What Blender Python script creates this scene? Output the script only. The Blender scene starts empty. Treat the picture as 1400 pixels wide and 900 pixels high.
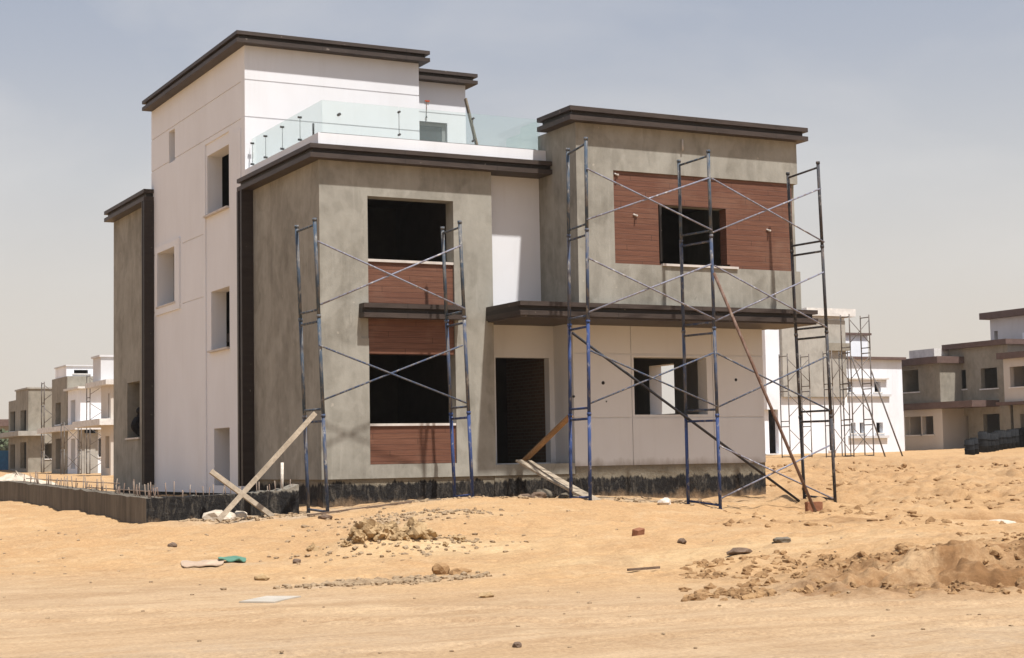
import bpy, bmesh, math, random
import numpy as np
from mathutils import Vector, Matrix, noise as mnoise
random.seed(7); RNG = np.random.default_rng(11)
S = bpy.context.scene
COL = S.collection
RAD = math.radians

# ------------------------------------------------------------------ scene tree helpers
def link(o, parent=None):
    COL.objects.link(o)
    if parent: o.parent = parent
    return o
def tag(o, label=None, cat=None, group=None, kind=None):
    if label: o['label'] = label
    if cat: o['category'] = cat
    if group: o['group'] = group
    if kind: o['kind'] = kind
    return o
def thing(name, label, cat, loc=(0, 0, 0), group=None):
    o = bpy.data.objects.new(name, None); o.location = loc
    o.empty_display_size = .3
    link(o); return tag(o, label, cat, group)
class MB:
    """collects shapes into one mesh; coordinates are world coordinates"""
    def __init__(s): s.bm = bmesh.new()
    def quad(s, *p):
        return s.bm.faces.new([s.bm.verts.new(q) for q in p])
    def box(s, x0, x1, y0, y1, z0, z1):
        v = [s.bm.verts.new((x, y, z)) for z in (z0, z1) for y in (y0, y1) for x in (x0, x1)]
        for f in ((0, 2, 3, 1), (4, 5, 7, 6), (0, 1, 5, 4), (2, 6, 7, 3), (0, 4, 6, 2), (1, 3, 7, 5)):
            s.bm.faces.new([v[i] for i in f])
        return s
    def tube(s, p, q, r, n=8, r2=None):
        p = Vector(p); q = Vector(q); d = (q-p).normalized(); r2 = r if r2 is None else r2
        a = d.orthogonal().normalized(); b = d.cross(a)
        A = []; B = []
        for i in range(n):
            t = 2*math.pi*i/n; o = a*math.cos(t)+b*math.sin(t)
            A.append(s.bm.verts.new(p+o*r)); B.append(s.bm.verts.new(q+o*r2))
        for i in range(n):
            j = (i+1) % n; f = s.bm.faces.new((A[i], A[j], B[j], B[i])); f.smooth = True
        s.bm.faces.new(A[::-1]); s.bm.faces.new(B); return s
    def board(s, p, q, w, t, up=(0, 0, 1), seg=1, warp=0):
        p = Vector(p); q = Vector(q); d = q-p; dn = d.normalized()
        side = dn.cross(Vector(up)).normalized(); nn = side.cross(dn)
        rings = []
        for k in range(seg+1):
            c = p+d*(k/seg)+nn*(warp*math.sin(math.pi*k/seg))
            rings.append([s.bm.verts.new(c+side*(a*w/2)+nn*(b*t/2)) for a, b in ((-1, -1), (1, -1), (1, 1), (-1, 1))])
        for k in range(seg):
            for i in range(4):
                j = (i+1) % 4
                s.bm.faces.new((rings[k][i], rings[k][j], rings[k+1][j], rings[k+1][i]))
        s.bm.faces.new(rings[0][::-1]); s.bm.faces.new(rings[-1]); return s
    def rock(s, c, r, seed=0, sub=2, rough=.3, squash=(1, 1, 1)):
        c = Vector(c); t = bmesh.new(); bmesh.ops.create_icosphere(t, subdivisions=sub, radius=1)
        m = {}
        for v in t.verts:
            n = v.co.normalized()
            k = 1+rough*(mnoise.noise(n*1.3+Vector((seed*3.1, seed*1.7, 0)))+.5*mnoise.noise(n*3+Vector((seed, 5, seed)))+(.28*mnoise.noise(n*7+Vector((3, seed, 1))) if sub > 2 else 0))
            p = n*(r*k); m[v.index] = s.bm.verts.new(c+Vector((p.x*squash[0], p.y*squash[1], p.z*squash[2])))
        for f in t.faces: s.bm.faces.new([m[v.index] for v in f.verts])
        t.free(); return s
    def wall(s, O, U, N, u0, u1, z0, z1, th, rects):
        """a slab wall with recesses (depth number) and through openings (None)"""
        O = Vector(O); U = Vector(U); N = Vector(N)
        us = {round(u0, 4), round(u1, 4)}; zs = {round(z0, 4), round(z1, 4)}
        for (a, b, c, d, e) in rects:
            for t in (a, b):
                if u0 < t < u1: us.add(round(t, 4))
            for t in (c, d):
                if z0 < t < z1: zs.add(round(t, 4))
        us = sorted(us); zs = sorted(zs); nu = len(us)-1; nz = len(zs)-1
        D = [[0.0]*nz for _ in range(nu)]
        for i in range(nu):
            for j in range(nz):
                cu = (us[i]+us[i+1])/2; cz = (zs[j]+zs[j+1])/2
                for (a, b, c, d, e) in rects:
                    if a < cu < b and c < cz < d: D[i][j] = e
        P = lambda u, z, d: O+U*u+Vector((0, 0, z))-N*d
        dep = lambda i, j: th if (i < 0 or j < 0 or i >= nu or j >= nz or D[i][j] is None) else D[i][j]
        for i in range(nu):
            for j in range(nz):
                a, b, c, d = us[i], us[i+1], zs[j], zs[j+1]
                if D[i][j] is not None:
                    s.quad(P(a, c, D[i][j]), P(b, c, D[i][j]), P(b, d, D[i][j]), P(a, d, D[i][j]))
                    s.quad(P(a, c, th), P(a, d, th), P(b, d, th), P(b, c, th))
        for i in range(-1, nu):
            for j in range(nz):
                d1, d2 = dep(i, j), dep(i+1, j)
                if d1 != d2:
                    u = us[i+1]; s.quad(P(u, zs[j], d1), P(u, zs[j], d2), P(u, zs[j+1], d2), P(u, zs[j+1], d1))
        for i in range(nu):
            for j in range(-1, nz):
                d1, d2 = dep(i, j), dep(i, j+1)
                if d1 != d2:
                    z = zs[j+1]; s.quad(P(us[i], z, d1), P(us[i+1], z, d1), P(us[i+1], z, d2), P(us[i], z, d2))
        return s
    def front(s, x0, x1, y, z0, z1, th, rects=()): return s.wall((0, y, 0), (1, 0, 0), (0, -1, 0), x0, x1, z0, z1, th, rects)
    def left(s, y0, y1, x, z0, z1, th, rects=()): return s.wall((x, 0, 0), (0, 1, 0), (-1, 0, 0), y0, y1, z0, z1, th, rects)
    def right(s, y0, y1, x, z0, z1, th, rects=()): return s.wall((x, 0, 0), (0, 1, 0), (1, 0, 0), y0, y1, z0, z1, th, rects)
    def build(s, name, m, parent=None, label=None, bevel=0, smooth=False):
        bmesh.ops.remove_doubles(s.bm, verts=s.bm.verts, dist=1e-5)
        bmesh.ops.recalc_face_normals(s.bm, faces=s.bm.faces)
        if smooth:
            for f in s.bm.faces: f.smooth = True
        me = bpy.data.meshes.new(name)
        if parent is not None and parent.type != 'EMPTY' or parent is not None:
            w = Vector((0, 0, 0)); p = parent
            while p is not None: w += p.location; p = p.parent
            bmesh.ops.translate(s.bm, verts=s.bm.verts, vec=-w)
        s.bm.to_mesh(me); s.bm.free()
        o = bpy.data.objects.new(name, me); me.materials.append(m); link(o, parent)
        if label: o['label'] = label
        if bevel:
            b = o.modifiers.new('bevel', 'BEVEL'); b.width = bevel; b.segments = 1; b.limit_method = 'ANGLE'
        return o
def solo(name, mb, m, label, cat, group=None, smooth=False, origin=None, bevel=0):
    o = mb.build(name, m, smooth=smooth, bevel=bevel); tag(o, label, cat, group)
    me = o.data; co = np.empty(len(me.vertices)*3); me.vertices.foreach_get('co', co); co = co.reshape(-1, 3)
    c = np.array([co[:, 0].mean(), co[:, 1].mean(), co[:, 2].min()]); co -= c
    me.vertices.foreach_set('co', co.ravel()); o.location = c.tolist(); return o

# ------------------------------------------------------------------ materials
class NT:
    def __init__(s, name):
        s.m = bpy.data.materials.new(name); s.m.use_nodes = True; s.t = s.m.node_tree
        s.b = s.t.nodes['Principled BSDF']; s.out = s.t.nodes['Material Output']
        s.geo = s.t.nodes.new('ShaderNodeNewGeometry'); s.pos = s.geo.outputs['Position']
    def n(s, k, **kw):
        o = s.t.nodes.new(k)
        for a, b in kw.items(): setattr(o, a, b)
        return o
    def l(s, a, b): s.t.links.new(a, b)
    def map(s, scale=(1, 1, 1), loc=(0, 0, 0), rot=(0, 0, 0)):
        m = s.n('ShaderNodeMapping'); m.inputs['Scale'].default_value = scale; m.inputs['Location'].default_value = loc
        m.inputs['Rotation'].default_value = rot; s.l(s.pos, m.inputs['Vector']); return m.outputs[0]
    def noise(s, vec, scale, detail=4, rough=.55, dist=0):
        o = s.n('ShaderNodeTexNoise'); o.inputs['Scale'].default_value = scale; o.inputs['Detail'].default_value = detail
        o.inputs['Roughness'].default_value = rough; o.inputs['Distortion'].default_value = dist; s.l(vec, o.inputs['Vector']); return o.outputs['Fac']
    def ramp(s, f, *st):
        r = s.n('ShaderNodeValToRGB'); e = r.color_ramp.elements
        while len(e) < len(st): e.new(.5)
        for i, (p, c) in enumerate(st):
            e[i].position = p; e[i].color = (c, c, c, 1) if not isinstance(c, tuple) else (*c, 1)
        s.l(f, r.inputs['Fac']); return r.outputs['Color']
    def mix(s, f, a, b, mode='MIX'):
        m = s.n('ShaderNodeMix', data_type='RGBA', blend_type=mode)
        for inp, v in ((m.inputs[0], f), (m.inputs[6], a), (m.inputs[7], b)):
            if isinstance(v, (int, float)): inp.default_value = v
            elif isinstance(v, tuple): inp.default_value = (*v, 1)
            else: s.l(v, inp)
        return m.outputs[2]
    def math(s, op, a, b=0.0, clamp=False):
        m = s.n('ShaderNodeMath', operation=op, use_clamp=clamp)
        for inp, v in ((m.inputs[0], a), (m.inputs[1], b)):
            if isinstance(v, (int, float)): inp.default_value = v
            else: s.l(v, inp)
        return m.outputs[0]
    def sep(s):
        x = s.n('ShaderNodeSeparateXYZ'); s.l(s.pos, x.inputs[0]); return x.outputs
    def bump(s, h, strength=.3, dist=.02):
        b = s.n('ShaderNodeBump'); b.inputs['Strength'].default_value = strength; b.inputs['Distance'].default_value = dist
        s.l(h, b.inputs['Height']); s.l(b.outputs[0], s.b.inputs['Normal'])
    def fin(s, col, rough=.85, spec=.25, metal=0):
        if isinstance(col, tuple): s.b.inputs['Base Color'].default_value = (*col, 1)
        else: s.l(col, s.b.inputs['Base Color'])
        s.b.inputs['Roughness'].default_value = rough; s.b.inputs['Specular IOR Level'].default_value = spec
        s.b.inputs['Metallic'].default_value = metal; return s.m

def concrete(name, a, b, c, streak=.5, spots=True):
    t = NT(name)
    n1 = t.ramp(t.noise(t.map((1, 1, .8)), .5, 6, .62, .2), (.36, 0.0), (.64, 1.0))
    n2 = t.ramp(t.noise(t.map((2.6, 2.6, .28)), 1.0, 6, .6, .4), (.34, 0.0), (.68, 1.0))
    n3 = t.noise(t.map((1, 1, .75)), 2.6, 8, .7, .15)
    col = t.mix(n1, a, b)
    col = t.mix(t.math('MULTIPLY', n2, streak), col, c)
    col = t.mix(.42, col, t.mix(t.ramp(n3, (.3, 0.0), (.72, 1.0)), tuple(x*.72 for x in a), tuple(min(1, x*1.22) for x in b)))
    pt = t.ramp(t.noise(t.map((1, 1, .7), (8, 3, 2)), .9, 3, .55, .5), (.50, 0.0), (.545, 1.0)); col = t.mix(t.math('MULTIPLY', pt, .25), col, c)
    pt2 = t.ramp(t.noise(t.map((1, 1, .6), (1, 9, 5)), 1.3, 3, .6, .4), (.56, 0.0), (.60, 1.0)); col = t.mix(t.math('MULTIPLY', pt2, .22), col, tuple(x*.8 for x in a))
    dr = t.ramp(t.noise(t.map((7, 7, .5)), 1.0, 4, .6), (.60, 0.0), (.70, 1.0)); col = t.mix(t.math('MULTIPLY', dr, .30), col, c)
    if spots:
        sp = t.ramp(t.noise(t.map(), 5.5, 2, .5), (.735, 0.0), (.76, 1.0))
        col = t.mix(t.math('MULTIPLY', sp, .55), col, (.42, .38, .32))
        dk = t.ramp(t.noise(t.map((1, 1, .8), (3, 7, 1)), 1.4, 5, .7, 2), (.66, 0.0), (.73, 1.0))
        col = t.mix(t.math('MULTIPLY', dk, .35), col, tuple(x*.5 for x in a))
    t.bump(t.math('ADD', n3, t.noise(t.map(), 24, 4)), .25, .012)
    return t.fin(col, .9, .18)
def plaster(name, a, dirt=(.5, .44, .38), amount=.22, low=None):
    t = NT(name)
    n = t.ramp(t.noise(t.map((1, 1, .5)), .7, 6, .6, .6), (.35, 0.0), (.8, 1.0))
    col = t.mix(t.math('MULTIPLY', n, amount), a, dirt)
    n2 = t.ramp(t.noise(t.map((5, 5, .35)), .9, 5, .65), (.55, 0.0), (.8, 1.0))
    col = t.mix(t.math('MULTIPLY', n2, amount*.8), col, dirt)
    if low is not None:                                   # splash stains along the bottom of the wall
        z = t.sep()[2]
        k = t.math('SUBTRACT', t.math('ADD', low, t.math('MULTIPLY', t.noise(t.map((2.2, 2.2, .8)), 1.2, 6, .65), .5)), z)
        k = t.math('MULTIPLY', k, 5.0, True)
        col = t.mix(t.math('MULTIPLY', k, .6), col, (.22, .18, .14))
    t.bump(t.noise(t.map(), 40, 3), .12, .006)
    return t.fin(col, .8, .25)
def metal_trim(name, a, b):
    t = NT(name)
    n = t.noise(t.map((.6, .6, 4)), 2.0, 6, .7, .5)
    col = t.mix(t.ramp(n, (.35, 0.0), (.75, 1.0)), a, b)
    sp = t.ramp(t.noise(t.map(), 7, 3, .6), (.69, 0.0), (.74, 1.0))
    col = t.mix(t.math('MULTIPLY', sp, .55), col, (.28, .24, .2))
    x, y, z = t.sep(); se = t.math('ADD', t.math('LESS_THAN', t.math('FRACT', t.math('MULTIPLY', t.math('ADD', x, .37), 1/2.35)), .008), t.math('LESS_THAN', t.math('FRACT', t.math('MULTIPLY', t.math('ADD', y, .61), 1/2.35)), .008), True)
    col = t.mix(t.math('MULTIPLY', se, .7), col, (.012, .01, .008))
    return t.fin(col, .55, .35)
def woodclad(name):
    t = NT(name); x, y, z = t.sep()
    pz = t.math('MULTIPLY', z, 1/.128); fr = t.math('FRACT', pz); fl = t.math('FLOOR', pz)
    # grain: long noise streaks, offset per board
    cmb = t.n('ShaderNodeCombineXYZ')
    t.l(t.math('ADD', t.math('MULTIPLY', x, .9), t.math('MULTIPLY', fl, 7.3)), cmb.inputs[0]); t.l(t.math('MULTIPLY', y, .9), cmb.inputs[1]); t.l(t.math('MULTIPLY', z, 26), cmb.inputs[2])
    g = t.noise(cmb.outputs[0], 1.6, 6, .65, .6)
    col = t.ramp(g, (.25, (.078, .034, .020)), (.5, (.136, .060, .036)), (.78, (.21, .098, .062)))
    wn = t.n('ShaderNodeTexWhiteNoise', noise_dimensions='1D'); t.l(fl, wn.inputs['W'])
    col = t.mix(t.math('MULTIPLY', wn.outputs['Value'], .35), col, (.10, .034, .021))
    edge = t.math('ADD', t.math('LESS_THAN', fr, .07), t.math('GREATER_THAN', fr, .95), True)
    col = t.mix(t.math('MULTIPLY', edge, .45), col, (.04, .016, .012))
    jt = t.math('LESS_THAN', t.math('FRACT', t.math('ADD', t.math('MULTIPLY', x, 1/2.9), t.math('MULTIPLY', t.math('FRACT', t.math('MULTIPLY', fl, .381)), 1.0))), .004); col = t.mix(t.math('MULTIPLY', jt, .8), col, (.03, .015, .01))
    dust = t.ramp(t.noise(t.map(), .9, 5, .6), (.5, 0.0), (.85, .35)); col = t.mix(dust, col, (.3, .2, .14))
    t.bump(t.math('SUBTRACT', t.math('MULTIPLY', g, .25), edge), .5, .008)
    return t.fin(col, .55, .3)
def steel(name, paint, bare=(.16, .14, .13), splash=(.30, .285, .26), k=.52):
    t = NT(name)
    n = t.ramp(t.noise(t.map((6, 6, 1.6)), 2.2, 5, .7), (k-.06, 0.0), (k+.06, 1.0))
    col = t.mix(n, paint, bare)
    sp = t.ramp(t.noise(t.map((1, 1, .6)), 9, 4, .7), (.58, 0.0), (.66, 1.0)); col = t.mix(t.math('MULTIPLY', sp, .7), col, splash)
    t.bump(t.noise(t.map(), 30, 3), .3, .004)
    return t.fin(col, .8, .2)
def timber(name, a, b):
    t = NT(name)
    g = t.noise(t.map((1, 1, 1)), 9, 6, .7, 1.5); g2 = t.noise(t.map(), 1.6, 5, .6)
    col = t.mix(t.ramp(g, (.3, 0.0), (.7, 1.0)), a, b); col = t.mix(t.math('MULTIPLY', t.ramp(g2, (.45, 0.0), (.75, 1.0)), .6), col, tuple(x*.55 for x in a))
    t.bump(g, .4, .006); return t.fin(col, .85, .2)
def earth(name, a, b):
    t = NT(name); n = t.noise(t.map(), 4, 7, .7, .5)
    col = t.mix(t.ramp(n, (.3, 0.0), (.7, 1.0)), a, b); t.bump(t.noise(t.map(), 14, 8, .7), .8, .04); return t.fin(col, .95, .1)
def plain(name, c, rough=.8, spec=.25):
    t = NT(name); n = t.noise(t.map(), 3, 5, .6)
    return t.fin(t.mix(t.ramp(n, (.3, 0.0), (.7, 1.0)), tuple(x*.8 for x in c), tuple(min(1, x*1.15) for x in c)), rough, spec)
def bitumen(name, zt, cement=(.23, .20, .15), dust=-.16):
    """black waterproof coat with ragged upper edge, drips and cement smears"""
    t = NT(name); z = t.sep()[2]
    n = t.noise(t.map((3.0, 3.0, .5)), 1.6, 7, .7, .3)
    lim = t.math('ADD', zt-.24, t.math('MULTIPLY', n, .5))
    m = t.math('MULTIPLY', t.math('SUBTRACT', lim, z), 22.0, True)
    blk = t.mix(t.ramp(t.noise(t.map((3, 3, .9)), 2.2, 8, .8, 1.4), (.5, 0.0), (.72, 1.0)), (.012, .011, .011), (.115, .10, .08))
    blk = t.mix(t.ramp(t.noise(t.map((9, 9, 1.1)), 1.2, 5, .8, .8), (.67, 0.0), (.75, .7)), blk, (.25, .23, .20))
    cem = t.mix(t.ramp(t.noise(t.map(), 2.5, 7, .7, .8), (.3, 0.0), (.7, 1.0)), tuple(x*.62 for x in cement), cement)
    du = t.math('MULTIPLY', t.math('SUBTRACT', t.math('ADD', dust, t.math('MULTIPLY', t.noise(t.map((1, 1, .6)), 2.4, 7, .75), .75)), z), 3.5, True)
    fin = t.mix(t.math('MULTIPLY', du, .75), t.mix(m, cem, blk), (.36, .245, .145))
    t.bump(t.noise(t.map(), 10, 8, .7), .9, .05)
    return t.fin(fin, .8, .2)
def formed(name):
    t = NT(name)
    x, y, z = t.sep()
    fl = t.math('FLOOR', t.math('MULTIPLY', y, 1/.32)); wn = t.n('ShaderNodeTexWhiteNoise', noise_dimensions='1D'); t.l(fl, wn.inputs['W'])
    n = t.noise(t.map((3, 3, .4)), 1.4, 7, .7, .5)
    col = t.mix(t.ramp(n, (.3, 0.0), (.7, 1.0)), (.07, .06, .048), (.21, .18, .14))
    col = t.mix(t.math('MULTIPLY', wn.outputs[0], .5), col, (.09, .075, .058))
    t.bump(t.noise(t.map(), 8, 7, .7), .6, .03); return t.fin(col, .9, .15)
def brick(name):
    t = NT(name)
    sx = t.n('ShaderNodeSeparateXYZ'); t.l(t.pos, sx.inputs[0]); cb = t.n('ShaderNodeCombineXYZ')
    t.l(t.math('ADD', sx.outputs[0], sx.outputs[1]), cb.inputs[0]); t.l(sx.outputs[2], cb.inputs[1])
    b = t.n('ShaderNodeTexBrick'); t.l(cb.outputs[0], b.inputs['Vector']); b.inputs['Scale'].default_value = 1
    b.inputs['Brick Width'].default_value = .24; b.inputs['Row Height'].default_value = .085; b.inputs['Mortar Size'].default_value = .01
    b.inputs['Color1'].default_value = (.13, .085, .055, 1); b.inputs['Color2'].default_value = (.10, .065, .042, 1); b.inputs['Mortar'].default_value = (.14, .12, .095, 1)
    return t.fin(b.outputs['Color'], .9, .15)
def glassmat(name, tint, dust):
    t = NT(name); nt = t.t; nt.nodes.remove(t.b)
    tr = t.n('ShaderNodeBsdfTransparent'); tr.inputs[0].default_value = (*tint, 1)
    gl = t.n('ShaderNodeBsdfGlossy'); gl.inputs['Roughness'].default_value = .03; gl.inputs[0].default_value = (.9, .96, .94, 1)
    df = t.n('ShaderNodeBsdfDiffuse'); df.inputs[0].default_value = (.62, .74, .70, 1)
    lw = t.n('ShaderNodeLayerWeight'); lw.inputs[0].default_value = .5; fo = t.math('ADD', t.math('MULTIPLY', t.math('POWER', lw.outputs['Facing'], 5.0), .8), .035)
    m1 = t.n('ShaderNodeMixShader'); t.l(t.ramp(t.noise(t.map(), 1.2, 4, .6), (.3, dust*.6), (.7, dust*1.3)), m1.inputs[0]); t.l(tr.outputs[0], m1.inputs[1]); t.l(df.outputs[0], m1.inputs[2])
    m2 = t.n('ShaderNodeMixShader'); t.l(fo, m2.inputs[0]); t.l(m1.outputs[0], m2.inputs[1]); t.l(gl.outputs[0], m2.inputs[2])
    t.l(m2.outputs[0], t.out.inputs[0]); return t.m

M = {}
M['conc'] = concrete('cement_render', (.160, .148, .121), (.282, .268, .230), (.37, .357, .315), .55)
M['conc_pale'] = concrete('pale_cement_render', (.27, .24, .18), (.36, .32, .25), (.38, .35, .29), .5)
M['white'] = plaster('white_plaster', (.70, .71, .735), (.48, .46, .445), amount=.26)
M['white_low'] = plaster('white_plaster_ground_floor', (.64, .645, .655), (.44, .42, .40), amount=.3, low=.76)
M['trim'] = metal_trim('dark_brown_trim', (.032, .022, .017), (.062, .046, .038))
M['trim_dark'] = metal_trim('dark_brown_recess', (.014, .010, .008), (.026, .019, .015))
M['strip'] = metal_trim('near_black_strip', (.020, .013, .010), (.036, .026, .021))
M['wood'] = woodclad('wood_cladding')
M['bit'] = bitumen('bitumen_plinth', .56)
M['bit_f'] = bitumen('bitumen_foundation', .47, (.30, .27, .22), -.46)
M['formed'] = formed('board_formed_concrete')
M['brick'] = brick('brick_wall')
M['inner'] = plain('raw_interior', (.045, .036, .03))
M['sill'] = plain('stone_sill', (.52, .48, .44), .6)
M['glass'] = glassmat('railing_glass', (.945, .98, .97), .045)
M['clamp'] = plain('glass_clamp', (.06, .06, .06), .4, .5)
M['winglass'] = plain('dark_window_glass', (.045, .05, .055), .08, .6)
M['alu'] = plain('grey_window_frame', (.22, .22, .22), .4, .5)
M['sc_blue'] = steel('scaffold_blue', (.032, .055, .15), k=.60)
M['sc_mid'] = steel('scaffold_worn_blue', (.05, .07, .12), (.13, .12, .115), k=.52)
M['sc_grey'] = steel('scaffold_grey_green', (.052, .075, .105), (.14, .135, .13), k=.52)
M['sc_brace'] = steel('brace_galvanised', (.20, .205, .255), (.16, .13, .13), (.5, .48, .46), k=.55)
M['sc_dark'] = steel('scaffold_dark', (.045, .048, .055), (.10, .08, .07), k=.55)
M['sc_far'] = steel('scaffold_far', (.16, .135, .115), (.10, .09, .085), k=.5)
M['rust'] = steel('rusty_pipe', (.115, .062, .040), (.17, .11, .085), (.25, .2, .16), k=.5)
M['black'] = plain('black_pipe', (.018, .017, .02), .5)
M['plank'] = timber('pale_plank', (.25, .20, .145), (.42, .35, .265))
M['plank_b'] = timber('brown_plank', (.20, .12, .06), (.34, .21, .11))
M['rebar'] = steel('rebar_rust', (.15, .10, .075), (.23, .18, .14), k=.5)
M['clod'] = earth('dry_clod', (.22, .14, .068), (.52, .37, .205))
M['stone_d'] = earth('dark_stone', (.10, .07, .05), (.2, .14, .10))
M['stone_w'] = earth('white_stone', (.55, .48, .40), (.72, .66, .58))
M['stone_g'] = earth('grey_stone', (.12, .10, .075), (.20, .17, .13))
M['brickbit'] = earth('brick_lump', (.20, .085, .045), (.30, .14, .08))
M['gravel'] = earth('gravel_mix', (.20, .135, .08), (.42, .31, .195))
M['lump'] = earth('dug_earth', (.20, .112, .052), (.40, .248, .122))
M['bag'] = plain('faded_bag', (.42, .31, .22)); M['green'] = plain('green_plastic', (.09, .20, .14), .6)
M['board'] = plain('white_board', (.43, .38, .31), .7)
M['cloth'] = plain('dark_clothing', (.012, .012, .014), .9, .1); M['skin'] = plain('skin', (.16, .085, .055), .6)
M['hair'] = plain('black_hair', (.01, .009, .008), .7)
M['f_white'] = plaster('far_white_primer', (.78, .805, .85), (.42, .42, .42), .4)
M['f_cream'] = plaster('far_cream_plaster', (.53, .485, .43), (.35, .31, .27), .3)
M['f_grey'] = plaster('far_grey_primer', (.58, .58, .59), (.36, .35, .34), .4)
M['f_conc'] = concrete('far_cement', (.19, .17, .135), (.29, .265, .215), (.31, .285, .24), .5)
M['f_conc2'] = concrete('far_pale_cement', (.27, .255, .225), (.38, .36, .32), (.40, .38, .34), .5)
M['f_trim'] = plain('far_red_trim', (.12, .078, .066)); M['f_slab'] = plain('far_white_slab', (.62, .60, .57))
M['drum'] = plain('black_drum', (.018, .019, .021), .95, .05); M['bluefence'] = plain('blue_hoarding', (.03, .15, .33), .6)
M['leaf'] = plain('dusty_leaf', (.085, .10, .055)); M['bark'] = plain('bark', (.09, .06, .04)); M['orange'] = plain('orange_plastic', (.65, .12, .04), .5)
M['rub'] = earth('pale_rubble', (.42, .35, .27), (.62, .54, .43)); M['heap'] = earth('sand_heap_soil', (.42, .26, .125), (.55, .36, .19))

# ------------------------------------------------------------------ camera (eye at 1 m over the ground floor's datum, on the lower dirt road)
CAM = Vector((-13.19456, -34.15479, 1.0))
def cam_axes(yaw, pit, rol):
    cy, sy = math.cos(yaw), math.sin(yaw)
    f = Vector((-sy*math.cos(pit), cy*math.cos(pit), math.sin(pit))); r = Vector((cy, sy, 0)); u = r.cross(f)
    return r*math.cos(rol)+u*math.sin(rol), -r*math.sin(rol)+u*math.cos(rol), f
cr, cu, cf = cam_axes(RAD(-27.7753), RAD(4.5664), RAD(-1.0537))
cd = bpy.data.cameras.new('camera'); cam = bpy.data.objects.new('camera', cd); COL.objects.link(cam); S.camera = cam
cd.sensor_width = 36; cd.lens = 57.95; cd.clip_end = 6000; cd.clip_start = .1
cam.matrix_world = Matrix(((cr.x, cu.x, -cf.x, CAM.x), (cr.y, cu.y, -cf.y, CAM.y), (cr.z, cu.z, -cf.z, CAM.z), (0, 0, 0, 1)))
FH = Vector((cf.x, cf.y, 0)).normalized(); RH = Vector((FH.y, -FH.x, 0))

# ------------------------------------------------------------------ light and sky
sv = Vector((.18, -1, 2.08)).normalized()
sl = bpy.data.lights.new('sun', 'SUN'); sl.energy = 5.0; sl.angle = RAD(1.4); sl.color = (1.0, .965, .92)
sun = bpy.data.objects.new('sun', sl); COL.objects.link(sun); sun.rotation_euler = (-sv).to_track_quat('-Z', 'Y').to_euler(); sun.location = (0, 0, 40)
W = bpy.data.worlds.new('World'); S.world = W; W.use_nodes = True; wt = W.node_tree
bg = wt.nodes['Background']; sky = wt.nodes.new('ShaderNodeTexSky'); sky.sky_type = 'NISHITA'; sky.sun_disc = False
sky.sun_elevation = math.asin(sv.z); sky.sun_rotation = math.atan2(sv.x, sv.y); sky.dust_density = 5.0; sky.air_density = 1.0; sky.ozone_density = 1.0
tc = wt.nodes.new('ShaderNodeTexCoord'); sx = wt.nodes.new('ShaderNodeSeparateXYZ'); wt.links.new(tc.outputs['Generated'], sx.inputs[0])
rp = wt.nodes.new('ShaderNodeValToRGB'); wt.links.new(sx.outputs[2], rp.inputs[0])
SKY = [(0.0, (7.4, 6.55, 5.6)), (.05, (7.3, 6.6, 5.8)), (.11, (6.8, 6.4, 5.95)), (.17, (5.75, 5.72, 5.75)), (.24, (4.35, 4.6, 5.2)), (.30, (3.55, 3.95, 4.85)), (.5, (2.4, 3.3, 5.0)), (1.0, (1.8, 2.9, 5.0))]
e = rp.color_ramp.elements
while len(e) < len(SKY): e.new(.5)
for i, (p, c) in enumerate(SKY): e[i].position = p; e[i].color = (*[v/10 for v in c], 1)
sc10 = wt.nodes.new('ShaderNodeMix'); sc10.data_type = 'RGBA'; sc10.blend_type = 'MULTIPLY'; sc10.inputs[0].default_value = 1
wt.links.new(rp.outputs[0], sc10.inputs[6]); sc10.inputs[7].default_value = (10, 10, 10, 1)
# thin dusty cloud veils
mp = wt.nodes.new('ShaderNodeMapping'); mp.inputs['Scale'].default_value = (1.3, 1.3, 3.6); wt.links.new(tc.outputs['Generated'], mp.inputs[0])
cn = wt.nodes.new('ShaderNodeTexNoise'); cn.inputs['Scale'].default_value = 2.2; cn.inputs['Detail'].default_value = 7; cn.inputs['Roughness'].default_value = .55; cn.inputs['Distortion'].default_value = .5
wt.links.new(mp.outputs[0], cn.inputs['Vector'])
cr2 = wt.nodes.new('ShaderNodeValToRGB'); wt.links.new(cn.outputs[0], cr2.inputs[0]); cr2.color_ramp.elements[0].position = .42; cr2.color_ramp.elements[1].position = .74
cr2.color_ramp.elements[1].color = (.55, .55, .55, 1)
mxc = wt.nodes.new('ShaderNodeMix'); mxc.data_type = 'RGBA'; wt.links.new(cr2.outputs[0], mxc.inputs[0]); wt.links.new(sc10.outputs[2], mxc.inputs[6]); mxc.inputs[7].default_value = (7.4, 7.1, 6.8, 1)
mx = wt.nodes.new('ShaderNodeMix'); mx.data_type = 'RGBA'; mx.inputs[0].default_value = .8
wt.links.new(sky.outputs[0], mx.inputs[6]); wt.links.new(mxc.outputs[2], mx.inputs[7])
wt.links.new(mx.outputs[2], bg.inputs[0]); bg.inputs[1].default_value = .09
S.view_settings.view_transform = 'Standard'; S.view_settings.look = 'None'; S.view_settings.exposure = .40; S.view_settings.gamma = 1

hz = MB().box(-420, 420, -430, 430, -6, 26).build('haze', bpy.data.materials.new('dusty_air')); hz['kind'] = 'stuff'
hm = hz.data.materials[0]; hm.use_nodes = True; hm.node_tree.nodes.remove(hm.node_tree.nodes['Principled BSDF'])
pv = hm.node_tree.nodes.new('ShaderNodeVolumePrincipled'); pv.inputs['Density'].default_value = .0003; pv.inputs['Color'].default_value = (.86, .80, .72, 1); pv.inputs['Anisotropy'].default_value = .3
hm.node_tree.links.new(pv.outputs[0], hm.node_tree.nodes['Material Output'].inputs['Volume'])
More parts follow.
